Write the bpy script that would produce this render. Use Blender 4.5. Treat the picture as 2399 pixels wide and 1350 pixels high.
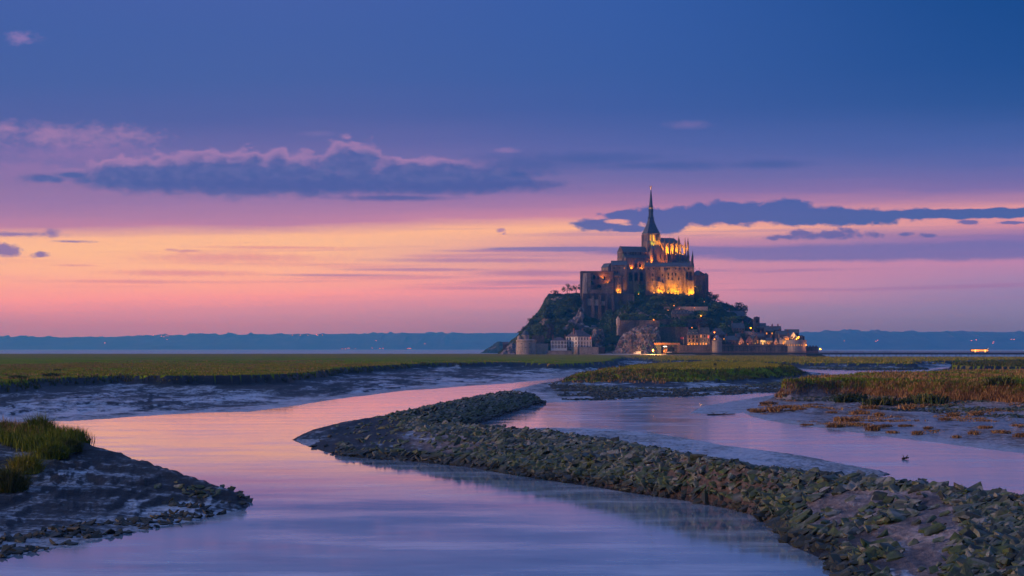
import bpy, bmesh, math, random
import numpy as np
from mathutils import Vector, Matrix, Euler

for _o in list(bpy.data.objects):
    bpy.data.objects.remove(_o)
SC = bpy.context.scene
COL = SC.collection
RNG = np.random.default_rng(7)
random.seed(7)

# ------------------------------------------------------------------ camera
CAM_Z = 8.0          # metres above the river
FOC = 4510.0         # focal length in photograph pixels
CXP, HZ = 1199.5, 817.0
cam_d = bpy.data.cameras.new('camera')
cam = bpy.data.objects.new('camera', cam_d)
COL.objects.link(cam)
cam.location = (0, 0, CAM_Z)
cam.rotation_euler = (math.radians(90), 0, 0)
cam_d.sensor_width = 36
cam_d.lens = 36 * FOC / 2399
cam_d.shift_y = (HZ - 675) / 2399
cam_d.clip_start = 0.5
cam_d.clip_end = 60000
SC.camera = cam

# ------------------------------------------------------------------ render look
SC.render.engine = 'CYCLES'
SC.view_settings.view_transform = 'Standard'
SC.view_settings.look = 'None'
SC.view_settings.exposure = 0.0
SC.view_settings.gamma = 1.0
SC.view_settings.use_curve_mapping = False
cy = SC.cycles
cy.max_bounces = 5
cy.diffuse_bounces = 2
cy.glossy_bounces = 2
cy.volume_bounces = 1
cy.transparent_max_bounces = 6
cy.use_denoising = True
try:
    cy.denoiser = 'OPENIMAGEDENOISE'
    cy.denoising_input_passes = 'RGB_ALBEDO_NORMAL'
except Exception:
    pass
cy.sample_clamp_indirect = 4.0
cy.use_light_tree = True


def lin(r, g, b, a=1.0):
    f = lambda c: (c / 255) / 12.92 if c / 255 <= 0.04045 else ((c / 255 + 0.055) / 1.055) ** 2.4
    return (f(r), f(g), f(b), a)


class NT:
    """small helper to write node trees"""
    def __init__(self, tree):
        self.t = tree
        tree.nodes.clear()

    def n(self, kind, **kw):
        nd = self.t.nodes.new(kind)
        for k, v in kw.items():
            setattr(nd, k, v)
        return nd

    def link(self, a, b):
        self.t.links.new(a, b)

    def put(self, sock, v):
        if hasattr(v, 'is_output') or isinstance(v, bpy.types.NodeSocket):
            self.t.links.new(v, sock)
        else:
            sock.default_value = v

    def m(self, op, a, b=0.0, c=0.0, clamp=False):
        nd = self.n('ShaderNodeMath', operation=op, use_clamp=clamp)
        self.put(nd.inputs[0], a)
        self.put(nd.inputs[1], b)
        if op in ('MULTIPLY_ADD', 'SMOOTH_MIN', 'SMOOTH_MAX'):
            self.put(nd.inputs[2], c)
        return nd.outputs[0]

    def ss(self, x, a, b, lo=0.0, hi=1.0):
        nd = self.n('ShaderNodeMapRange', interpolation_type='SMOOTHSTEP')
        self.put(nd.inputs['Value'], x)
        nd.inputs['From Min'].default_value = a
        nd.inputs['From Max'].default_value = b
        nd.inputs['To Min'].default_value = lo
        nd.inputs['To Max'].default_value = hi
        return nd.outputs[0]

    def xyz(self, x, y, z):
        nd = self.n('ShaderNodeCombineXYZ')
        self.put(nd.inputs[0], x); self.put(nd.inputs[1], y); self.put(nd.inputs[2], z)
        return nd.outputs[0]

    def noise(self, vec, scale=1.0, detail=4.0, rough=0.55, dim='3D'):
        nd = self.n('ShaderNodeTexNoise', noise_dimensions=dim)
        self.put(nd.inputs['Vector'], vec)
        nd.inputs['Scale'].default_value = scale
        nd.inputs['Detail'].default_value = detail
        nd.inputs['Roughness'].default_value = rough
        return nd.outputs[0]

    def mix(self, f, a, b, blend='MIX'):
        nd = self.n('ShaderNodeMix', data_type='RGBA', blend_type=blend)
        self.put(nd.inputs[0], f)
        self.put(nd.inputs[6], a)
        self.put(nd.inputs[7], b)
        return nd.outputs[2]

    def ramp(self, f, stops, interp='LINEAR'):
        nd = self.n('ShaderNodeValToRGB')
        el = nd.color_ramp.elements
        nd.color_ramp.interpolation = interp
        while len(el) < len(stops):
            el.new(0.5)
        for i, (p, c) in enumerate(stops):
            el[i].position = p
        for i, (p, c) in enumerate(stops):
            el[i].color = c if len(c) == 4 else (*c, 1.0)
        self.put(nd.inputs[0], f)
        return nd.outputs[0]


# ------------------------------------------------------------------ sky
SUN_AZ, SUN_EL = math.radians(-100.0), math.radians(12.0)   # afterglow, left of the view


def PX(px, py):
    dx = (px - CXP)
    return math.degrees(math.atan2(dx, FOC)), math.degrees(math.atan2(HZ - py, math.hypot(FOC, dx)))


world = bpy.data.worlds.new('World')
SC.world = world
world.use_nodes = True
W = NT(world.node_tree)
tc = W.n('ShaderNodeTexCoord')
sx = W.n('ShaderNodeSeparateXYZ')
W.link(tc.outputs['Generated'], sx.inputs[0])
dx_, dy_, dz_ = sx.outputs
A = W.m('MULTIPLY', W.m('ARCTAN2', dx_, dy_), 57.29578)                 # azimuth, degrees
E = W.m('MULTIPLY', W.m('ARCSINE', dz_), 57.29578)                      # elevation, degrees
p_st = W.xyz(W.m('MULTIPLY', A, 0.16), W.m('MULTIPLY', E, 1.5), 0.0)     # stretched along the horizon
p_rd = W.xyz(W.m('MULTIPLY', A, 0.8), W.m('MULTIPLY', E, 1.5), 3.7)
n_st = W.m('SUBTRACT', W.noise(p_st, 1.0, 5, 0.55), 0.5)
n_st2 = W.m('SUBTRACT', W.noise(W.xyz(W.m('MULTIPLY', A, 0.25), W.m('MULTIPLY', E, 4.5), 9.0), 1.0, 4, 0.5), 0.5)
n_rd = W.m('SUBTRACT', W.noise(p_rd, 1.0, 6, 0.62), 0.5)
n_fine = W.m('SUBTRACT', W.noise(p_rd, 3.0, 5, 0.6), 0.5)
n_vf = W.m('SUBTRACT', W.noise(W.xyz(W.m('MULTIPLY', A, 0.75), W.m('MULTIPLY', E, 1.25), 8.1), 7.0, 5, 0.65), 0.5)
vor = W.n('ShaderNodeTexVoronoi', feature='SMOOTH_F1')
W.put(vor.inputs['Vector'], W.xyz(W.m('ADD', W.m('MULTIPLY', A, 0.8), W.m('MULTIPLY', n_fine, 0.5)), W.m('MULTIPLY', E, 1.2), 2.2))
vor.inputs['Scale'].default_value = 2.2
vor.inputs['Smoothness'].default_value = 0.4
n_puff = W.m('SUBTRACT', vor.outputs['Distance'], 0.42)

# distance from the place where the sun went down
dist = W.m('MULTIPLY', W.m('ARCCOSINE', W.m('COSINE', W.m('MULTIPLY', W.m('ADD', A, 20.0), 0.01745329))), 57.29578)
# the bands rise a little from left to right, and waver
Es = W.m('ADD', E, W.m('MULTIPLY', W.ss(A, -15, 4), -0.42))
Es = W.m('ADD', Es, W.m('MULTIPLY', n_st, 0.35))
Es = W.m('ADD', Es, W.m('MULTIPLY', n_st2, 0.22))
Es = W.m('MAXIMUM', Es, 0.0)
fE = W.m('DIVIDE', Es, 90.0)


def stops(lst):
    return [(max(0.0, e / 90), lin(*c)) for e, c in lst]


left = W.ramp(fE, stops([
    (0.0, (160, 162, 206)), (0.45, (186, 164, 194)), (0.85, (206, 166, 190)), (1.05, (220, 168, 182)), (1.2, (250, 174, 170)),
    (1.6, (254, 183, 160)), (2.2, (255, 202, 153)), (2.7, (254, 205, 148)), (3.12, (255, 208, 148)),
    (3.3, (240, 170, 155)), (3.5, (188, 134, 172)), (4.1, (156, 122, 176)), (4.7, (142, 116, 172)), (5.4, (112, 106, 172)),
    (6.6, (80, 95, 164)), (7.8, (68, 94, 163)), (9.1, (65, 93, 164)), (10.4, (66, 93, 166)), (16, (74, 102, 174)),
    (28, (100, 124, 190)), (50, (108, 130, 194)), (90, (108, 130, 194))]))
right = W.ramp(fE, stops([
    (0.0, (112, 136, 200)), (0.45, (126, 144, 206)), (1.0, (144, 144, 204)), (1.5, (158, 144, 200)), (1.9, (184, 143, 192)),
    (2.2, (194, 144, 190)), (2.36, (150, 124, 188)), (2.85, (122, 112, 182)), (3.0, (140, 118, 182)), (3.25, (232, 160, 160)),
    (3.5, (240, 170, 158)), (3.75, (190, 140, 172)), (4.2, (126, 112, 176)), (4.8, (94, 104, 174)), (5.5, (70, 96, 168)),
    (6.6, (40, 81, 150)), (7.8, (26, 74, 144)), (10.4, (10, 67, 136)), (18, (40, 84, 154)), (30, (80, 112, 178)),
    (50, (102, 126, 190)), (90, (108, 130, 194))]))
mid = W.ramp(fE, stops([
    (0.0, (142, 146, 204)), (0.6, (166, 152, 200)), (0.95, (180, 154, 198)), (1.1, (220, 158, 184)), (1.6, (228, 160, 180)), (1.9, (200, 150, 182)),
    (2.2, (208, 154, 176)), (2.45, (176, 132, 182)), (2.75, (196, 140, 178)), (3.0, (253, 196, 146)), (3.35, (253, 194, 148)), (3.52, (206, 142, 168)),
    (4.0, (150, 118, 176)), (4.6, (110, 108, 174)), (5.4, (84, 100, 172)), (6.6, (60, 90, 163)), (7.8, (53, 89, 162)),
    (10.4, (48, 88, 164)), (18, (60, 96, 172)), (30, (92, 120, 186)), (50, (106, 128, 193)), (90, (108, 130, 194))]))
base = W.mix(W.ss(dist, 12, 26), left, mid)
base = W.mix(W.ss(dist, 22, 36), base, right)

# thin mauve streaks across the glow
streak = W.noise(W.xyz(W.m('MULTIPLY', A, 0.11), W.m('MULTIPLY', W.m('ADD', E, W.m('MULTIPLY', A, -0.012)), 5.2), 21.0), 1.0, 4, 0.55)
band = W.m('MULTIPLY', W.ss(E, 1.2, 1.8), W.ss(E, 4.2, 3.0))
streak = W.m('MULTIPLY', W.ss(streak, 0.52, 0.68), W.m('MULTIPLY', band, 0.55))
streak_r = W.ss(A, -14, 2, 0.35, 1.0)
base = W.mix(W.m('MULTIPLY', streak, W.m('MULTIPLY', streak_r, 1.25)), base, W.mix(W.ss(A, -8, 4), lin(222, 150, 160), lin(158, 124, 184)))

# cloud banks: (px, py, rx, ry, weight)
def blob(cx, cy, rx, ry, k=0.9):
    a0, e0 = PX(cx, cy)
    sa, se = rx / 78.7, ry / 78.7
    u = W.m('DIVIDE', W.m('SUBTRACT', A, a0), sa)
    v = W.m('DIVIDE', W.m('SUBTRACT', E, e0), se)
    d = W.m('SQRT', W.m('ADD', W.m('MULTIPLY', u, u), W.m('MULTIPLY', v, v)))
    return d, v


def union(lst, kn, kf, kv=0.0, kp=0.0):
    """smooth union of ellipses, edge broken by noise; returns mask distance"""
    out = None
    for b in lst:
        d, v = blob(*b)
        out = d if out is None else W.m('SMOOTH_MIN', out, d, 0.3)
    d = W.m('ADD', out, W.m('MULTIPLY', n_rd, kn))
    d = W.m('ADD', d, W.m('MULTIPLY', n_fine, kf))
    if kv: d = W.m('ADD', d, W.m('MULTIPLY', n_vf, kv))
    if kp: d = W.m('ADD', d, W.m('MULTIPLY', n_puff, kp))
    return d


def over(base, d, col, lo, hi, op=1.0):
    return W.mix(W.m('MULTIPLY', W.ss(d, hi, lo), op), base, col)


# pink wisps far left
d = union([(150, 318, 190, 26), (290, 314, 56, 18), (20, 302, 46, 12)], 2.4, 2.0, 1.0, .5)
base = over(base, d, lin(164, 128, 178), -0.2, 1.45, 0.75)
d = union([(60, 395, 150, 26), (160, 360, 220, 24)], 1.8, 1.4, .8)
base = over(base, d, lin(150, 118, 176), 0.0, 1.4, 0.55)
d = union([(52, 88, 38, 18)], 1.8, 1.4, 1.4)
base = over(base, d, lin(150, 124, 182), 0.0, 1.2, 0.7)
d = union([(742, 314, 44, 8), (1612, 293, 56, 11)], 0.9, 0.9, .8)
base = over(base, d, lin(112, 108, 172), 0.0, 1.3, 0.75)
# the long bank: soft blue body, its upper rim catching the last pink light
top = [(600, 408, 330, 60), (820, 378, 105, 56), (470, 398, 200, 48), (330, 404, 150, 36), (110, 410, 75, 16), (160, 402, 50, 12), (1000, 400, 200, 38)]
d = union(top, 0.75, 0.45, 0.16, 0.45)
rim = W.m('MULTIPLY', W.ss(A, 0.8, -3.5, 0.0, 1.0), W.ss(E, 5.05, 5.4))
base = over(base, d, lin(172, 132, 182), 0.76, 1.01, W.m('MULTIPLY', rim, 0.72))
body = [(cx_, cy_ + 8, rx_ + 6, ry_ - 1) for cx_, cy_, rx_, ry_ in top] + [(900, 426, 440, 36), (600, 428, 400, 44), (1080, 420, 260, 36), (330, 428, 200, 26)]
d = union(body, 0.7, 0.40, 0.14, 0.42)
base = over(base, d, W.mix(W.ss(n_fine, -0.2, 0.25), lin(70, 90, 162), lin(92, 102, 168)), 0.45, 1.04, W.ss(E, 4.35, 4.9, 0.6, 0.95))
d = union([(700, 436, 520, 22), (1000, 440, 320, 18), (930, 464, 150, 8), (1160, 432, 180, 12)], 1.0, 0.7, .3)
base = over(base, d, lin(74, 89, 162), 0.1, 1.3, 0.85)
d = union([(1360, 372, 230, 20), (1240, 385, 160, 26), (1800, 385, 110, 12), (1560, 388, 200, 12)], 1.1, 0.8, .3)
base = over(base, d, lin(66, 90, 162), 0.0, 1.35, 0.75)
d = union([(1185, 353, 36, 8)], 1.2, 1.0, .8)
base = over(base, d, lin(140, 118, 178), 0.1, 1.1, 0.65)
# mauve shelf under the bank on the right
d = union([(2250, 588, 460, 27), (1900, 594, 330, 22), (1600, 588, 240, 14), (1300, 584, 220, 7)], 0.6, 0.25)
base = over(base, d, lin(112, 112, 184), 0.55, 1.1, 0.8)
d = union([(1250, 640, 180, 10), (1300, 662, 260, 8), (980, 632, 220, 5), (1120, 610, 280, 7), (800, 645, 200, 4), (1150, 588, 150, 4)], 0.5, 0.35, .3)
base = over(base, d, lin(170, 128, 178), 0.2, 1.2, 0.75)
d = union([(540, 604, 260, 14), (420, 640, 200, 8), (300, 660, 260, 5), (640, 580, 200, 4), (170, 622, 60, 3)], 0.9, 0.7, .5)
base = over(base, d, lin(222, 150, 158), 0.1, 1.3, 0.7)
# blue bank right of the spire
d = union([(1900, 508, 320, 26), (1700, 502, 160, 32), (1560, 506, 130, 27), (2200, 502, 440, 13), (1560, 522, 70, 30), (1830, 486, 70, 24), (2300, 498, 320, 11), (1400, 527, 62, 17), (1480, 536, 60, 9), (1470, 503, 70, 14)], 0.85, 0.5, 0.35, 0.45)
base = over(base, d, W.mix(W.ss(A, 3, 14), lin(80, 97, 172), lin(56, 93, 168)), 0.66, 1.02, 0.96)
d = union([(1446, 519, 34, 7)], 0.8, 0.5, .4)
base = over(base, d, lin(236, 172, 162), 0.4, 1.0, 0.9)
d = union([(1960, 550, 125, 14), (1830, 556, 60, 9), (2120, 550, 26, 8), (2172, 552, 28, 8), (2270, 521, 34, 6), (1990, 543, 40, 13), (2380, 522, 50, 4), (1880, 546, 40, 12)], 0.9, 0.9, 1.1, .7)
base = over(base, d, lin(98, 100, 172), 0.4, 1.0, 0.92)
# small dark clouds at the left edge and one by the middle of the glow
d = union([(6, 588, 48, 21), (95, 597, 25, 11)], 0.6, 0.6, 1.2, .6)
base = over(base, d, lin(136, 114, 176), 0.45, 1.05, 0.95)
d = union([(40, 549, 110, 7), (122, 547, 20, 12), (170, 566, 60, 4)], 0.8, 0.9, 1.0)
base = over(base, d, lin(136, 114, 176), 0.1, 1.2, 0.9)
d = union([(1171, 540, 15, 11), (1180, 548, 10, 6)], 0.8, 0.9, 1.8, .8)
base = over(base, d, lin(166, 126, 176), 0.2, 1.1, 0.85)
d = union([(440, 588, 40, 4), (400, 585, 20, 3)], 0.8, 0.9, 1.4)
base = over(base, d, lin(206, 142, 160), 0.0, 1.2, 0.8)

sky = W.n('ShaderNodeTexSky', sky_type='NISHITA')
sky.sun_disc = False
sky.sun_elevation = math.radians(1.0)
sky.sun_rotation = SUN_AZ
sky.altitude = 10
sky.dust_density = 2.0
SKYBG = W.n('ShaderNodeBackground')
W.link(sky.outputs[0], SKYBG.inputs[0])
SKYBG.inputs[1].default_value = 0.006
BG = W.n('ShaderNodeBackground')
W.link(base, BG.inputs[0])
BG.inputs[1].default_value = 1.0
addsh = W.n('ShaderNodeAddShader')
W.link(BG.outputs[0], addsh.inputs[0]); W.link(SKYBG.outputs[0], addsh.inputs[1])
wout = W.n('ShaderNodeOutputWorld')
W.link(addsh.outputs[0], wout.inputs[0])
world.cycles.sampling_method = 'MANUAL'
world.cycles.sample_map_resolution = 1024

# ------------------------------------------------------------------ the last glow from the left
sd = bpy.data.lights.new('sun', 'SUN')
sun = bpy.data.objects.new('sun', sd)
COL.objects.link(sun)
sd.energy = 2.2
sd.angle = math.radians(24)
sd.color = (1.0, 0.68, 0.55)
sdir = Vector((math.sin(SUN_AZ) * math.cos(SUN_EL), math.cos(SUN_AZ) * math.cos(SUN_EL), math.sin(SUN_EL)))
sun.rotation_euler = (-sdir).to_track_quat('-Z', 'Y').to_euler()

# ------------------------------------------------------------------ object helpers
def tag(o, label=None, cat=None, group=None, kind=None):
    if label: o['label'] = label
    if cat: o['category'] = cat
    if group: o['group'] = group
    if kind: o['kind'] = kind
    return o


def empty(name, loc=(0, 0, 0), rz=0.0):
    o = bpy.data.objects.new(name, None)
    COL.objects.link(o)
    o.location = loc
    o.rotation_euler = (0, 0, rz)
    o.empty_display_size = 0.5
    return o


def add(name, me, parent=None, loc=None, rot=None, scale=None):
    o = bpy.data.objects.new(name, me)
    COL.objects.link(o)
    if parent is not None: o.parent = parent
    if loc is not None: o.location = loc
    if rot is not None: o.rotation_euler = rot
    if scale is not None: o.scale = scale
    return o


def np_mesh(name, verts, faces, mats=(), smooth=False, matidx=None):
    """verts (n,3), faces (m,3) or (m,4) numpy -> mesh, fast"""
    me = bpy.data.meshes.new(name)
    verts = np.asarray(verts, dtype=np.float32)
    faces = np.asarray(faces, dtype=np.int32)
    k = faces.shape[1]
    me.vertices.add(len(verts))
    me.vertices.foreach_set('co', verts.ravel())
    me.loops.add(faces.size)
    me.loops.foreach_set('vertex_index', faces.ravel())
    me.polygons.add(len(faces))
    me.polygons.foreach_set('loop_start', np.arange(0, faces.size, k, dtype=np.int32))
    for m_ in mats: me.materials.append(m_)
    if matidx is not None: me.polygons.foreach_set('material_index', np.asarray(matidx, dtype=np.int32))
    me.polygons.foreach_set('use_smooth', np.full(len(faces), bool(smooth)))
    me.update(calc_edges=True)
    return me


class MB:
    """collects simple solids into one mesh"""
    def __init__(self):
        self.v, self.f = [], []

    def add(self, vs, fs):
        n = len(self.v)
        self.v += [tuple(p) for p in vs]
        self.f += [tuple(i + n for i in f) for f in fs]
        return self

    def box(self, x0, x1, y0, y1, z0, z1):
        return self.add([(x0, y0, z0), (x1, y0, z0), (x1, y1, z0), (x0, y1, z0), (x0, y0, z1), (x1, y0, z1), (x1, y1, z1), (x0, y1, z1)],
                        [(0, 3, 2, 1), (4, 5, 6, 7), (0, 1, 5, 4), (1, 2, 6, 5), (2, 3, 7, 6), (3, 0, 4, 7)])

    def prism(self, poly, z0, z1, top=None):
        """poly [(x,y)...] anticlockwise; top = other polygon or None"""
        n = len(poly); top = top or poly
        vs = [(x, y, z0) for x, y in poly] + [(x, y, z1) for x, y in top]
        fs = [tuple(range(n - 1, -1, -1)), tuple(range(n, 2 * n))]
        fs += [(i, (i + 1) % n, n + (i + 1) % n, n + i) for i in range(n)]
        return self.add(vs, fs)

    def lathe(self, prof, n=12, cx=0.0, cy_=0.0, a0=0.0):
        vs, fs = [], []
        for r, z in prof:
            for i in range(n):
                a = a0 + 2 * math.pi * i / n
                vs.append((cx + r * math.cos(a), cy_ + r * math.sin(a), z))
        for j in range(len(prof) - 1):
            for i in range(n):
                i2 = (i + 1) % n
                fs.append((j * n + i, j * n + i2, (j + 1) * n + i2, (j + 1) * n + i))
        fs.append(tuple(range(n - 1, -1, -1)))
        fs.append(tuple(range((len(prof) - 1) * n, len(prof) * n)))
        return self.add(vs, fs)

    def gable(self, x0, x1, y0, y1, z0, zr, axis='x', over=0.0):
        """solid gabled roof, ridge along axis"""
        o = over
        if axis == 'x':
            ym = (y0 + y1) / 2
            return self.add([(x0 - o, y0 - o, z0), (x1 + o, y0 - o, z0), (x1 + o, y1 + o, z0), (x0 - o, y1 + o, z0), (x0 - o, ym, zr), (x1 + o, ym, zr)],
                            [(0, 3, 2, 1), (0, 1, 5, 4), (2, 3, 4, 5), (0, 4, 3), (1, 2, 5)])
        xm = (x0 + x1) / 2
        return self.add([(x0 - o, y0 - o, z0), (x1 + o, y0 - o, z0), (x1 + o, y1 + o, z0), (x0 - o, y1 + o, z0), (xm, y0 - o, zr), (xm, y1 + o, zr)],
                        [(0, 3, 2, 1), (1, 2, 5, 4), (3, 0, 4, 5), (0, 1, 4), (2, 3, 5)])

    def hip(self, x0, x1, y0, y1, z0, zr, inset, over=0.0, iy=None):
        o = over
        ym0, ym1 = ((y0 + y1) / 2 - 0.02, (y0 + y1) / 2 + 0.02) if iy is None else (y0 + iy, y1 - iy)
        return self.add([(x0 - o, y0 - o, z0), (x1 + o, y0 - o, z0), (x1 + o, y1 + o, z0), (x0 - o, y1 + o, z0),
                         (x0 + inset, ym0, zr), (x1 - inset, ym0, zr), (x1 - inset, ym1, zr), (x0 + inset, ym1, zr)],
                        [(0, 3, 2, 1), (4, 5, 6, 7), (0, 1, 5, 4), (1, 2, 6, 5), (2, 3, 7, 6), (3, 0, 4, 7)])

    def tube(self, p, q, r, n=6, r2=None):
        p, q = Vector(p), Vector(q); r2 = r if r2 is None else r2
        d = (q - p).normalized()
        u = d.orthogonal().normalized(); w = d.cross(u)
        vs = [tuple(p + (u * math.cos(2 * math.pi * i / n) + w * math.sin(2 * math.pi * i / n)) * r) for i in range(n)]
        vs += [tuple(q + (u * math.cos(2 * math.pi * i / n) + w * math.sin(2 * math.pi * i / n)) * r2) for i in range(n)]
        fs = [(i, (i + 1) % n, n + (i + 1) % n, n + i) for i in range(n)] + [tuple(range(n - 1, -1, -1)), tuple(range(n, 2 * n))]
        return self.add(vs, fs)

    def mesh(self, name, mat=None, smooth=False):
        me = bpy.data.meshes.new(name)
        me.from_pydata(self.v, [], self.f)
        if mat: me.materials.append(mat)
        if smooth: me.polygons.foreach_set('use_smooth', [True] * len(me.polygons))
        me.update()
        return me

    def build(self, name, mat=None, parent=None, loc=None, smooth=False):
        return add(name, self.mesh(name, mat, smooth), parent, loc)


# ------------------------------------------------------------------ noise
def _h(ix, iy, seed):
    n = (ix * 374761393 + iy * 668265263 + seed * 1442695041) & 0xFFFFFFFF
    n = ((n ^ (n >> 13)) * 1274126177) & 0xFFFFFFFF
    n = n ^ (n >> 16)
    return (n & 0xFFFFFF) / float(0xFFFFFF)


def vnoise(x, y, seed=0):
    ix, iy = np.floor(x).astype(np.int64), np.floor(y).astype(np.int64)
    fx, fy = x - ix, y - iy
    fx, fy = fx * fx * (3 - 2 * fx), fy * fy * (3 - 2 * fy)
    a, b = _h(ix, iy, seed), _h(ix + 1, iy, seed)
    c, d = _h(ix, iy + 1, seed), _h(ix + 1, iy + 1, seed)
    return (a * (1 - fx) + b * fx) * (1 - fy) + (c * (1 - fx) + d * fx) * fy


def fbm(x, y, octv=4, seed=0, gain=0.5):
    s, a, t = 0.0, 1.0, 0.0
    for i in range(octv):
        s = s + a * (vnoise(x, y, seed + i * 17) - 0.5)
        t += a; a *= gain
        x, y = x * 2.03 + 5.2, y * 2.03 + 1.7
    return s / t * 2


def ridged(x, y, octv=4, seed=0):
    s, a, t = 0.0, 1.0, 0.0
    for i in range(octv):
        s = s + a * (1 - np.abs(vnoise(x, y, seed + i * 31) * 2 - 1))
        t += a; a *= 0.5
        x, y = x * 2.1 + 3.1, y * 2.1 + 7.9
    return s / t


# ------------------------------------------------------------------ materials
def mat(name):
    m = bpy.data.materials.new(name)
    m.use_nodes = True
    N = NT(m.node_tree)
    out = N.n('ShaderNodeOutputMaterial')
    bs = N.n('ShaderNodeBsdfPrincipled')
    N.link(bs.outputs[0], out.inputs[0])
    return m, N, bs, out


def world_pos(N):
    return N.n('ShaderNodeNewGeometry').outputs['Position']


def scaled(N, v, s):
    nd = N.n('ShaderNodeVectorMath', operation='MULTIPLY')
    N.put(nd.inputs[0], v); nd.inputs[1].default_value = s
    return nd.outputs[0]


def bump(N, bs, h, strength=0.4, distance=0.1):
    b = N.n('ShaderNodeBump')
    b.inputs['Strength'].default_value = strength
    b.inputs['Distance'].default_value = distance
    N.put(b.inputs['Height'], h)
    N.link(b.outputs[0], bs.inputs['Normal'])


def plain(name, c1, c2=None, scale=0.5, rough=0.8, bump_s=0.0, metal=0.0, stretch=(1, 1, 1), spec=0.3, c3=None):
    """two or three tones broken by noise, linear albedo"""
    m, N, bs, _ = mat(name)
    p = scaled(N, world_pos(N), stretch)
    n = N.noise(p, scale, 6, 0.62)
    c2 = c2 or tuple(x * 1.25 for x in c1)
    st = [(0.36, c1), (0.64, c2)] if c3 is None else [(0.34, c1), (0.52, c2), (0.68, c3)]
    N.link(N.ramp(n, st), bs.inputs['Base Color'])
    bs.inputs['Roughness'].default_value = rough
    bs.inputs['Metallic'].default_value = metal
    bs.inputs['Specular IOR Level'].default_value = spec
    if bump_s:
        bump(N, bs, N.noise(p, scale * 4, 5, 0.6), bump_s, 0.15)
    return m


def glow(name, col, strength):
    m, N, bs, out = mat(name)
    bs.inputs['Base Color'].default_value = (*[min(1, c) for c in col[:3]], 1)
    bs.inputs['Emission Color'].default_value = (*col[:3], 1)
    bs.inputs['Emission Strength'].default_value = strength
    return m


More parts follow.
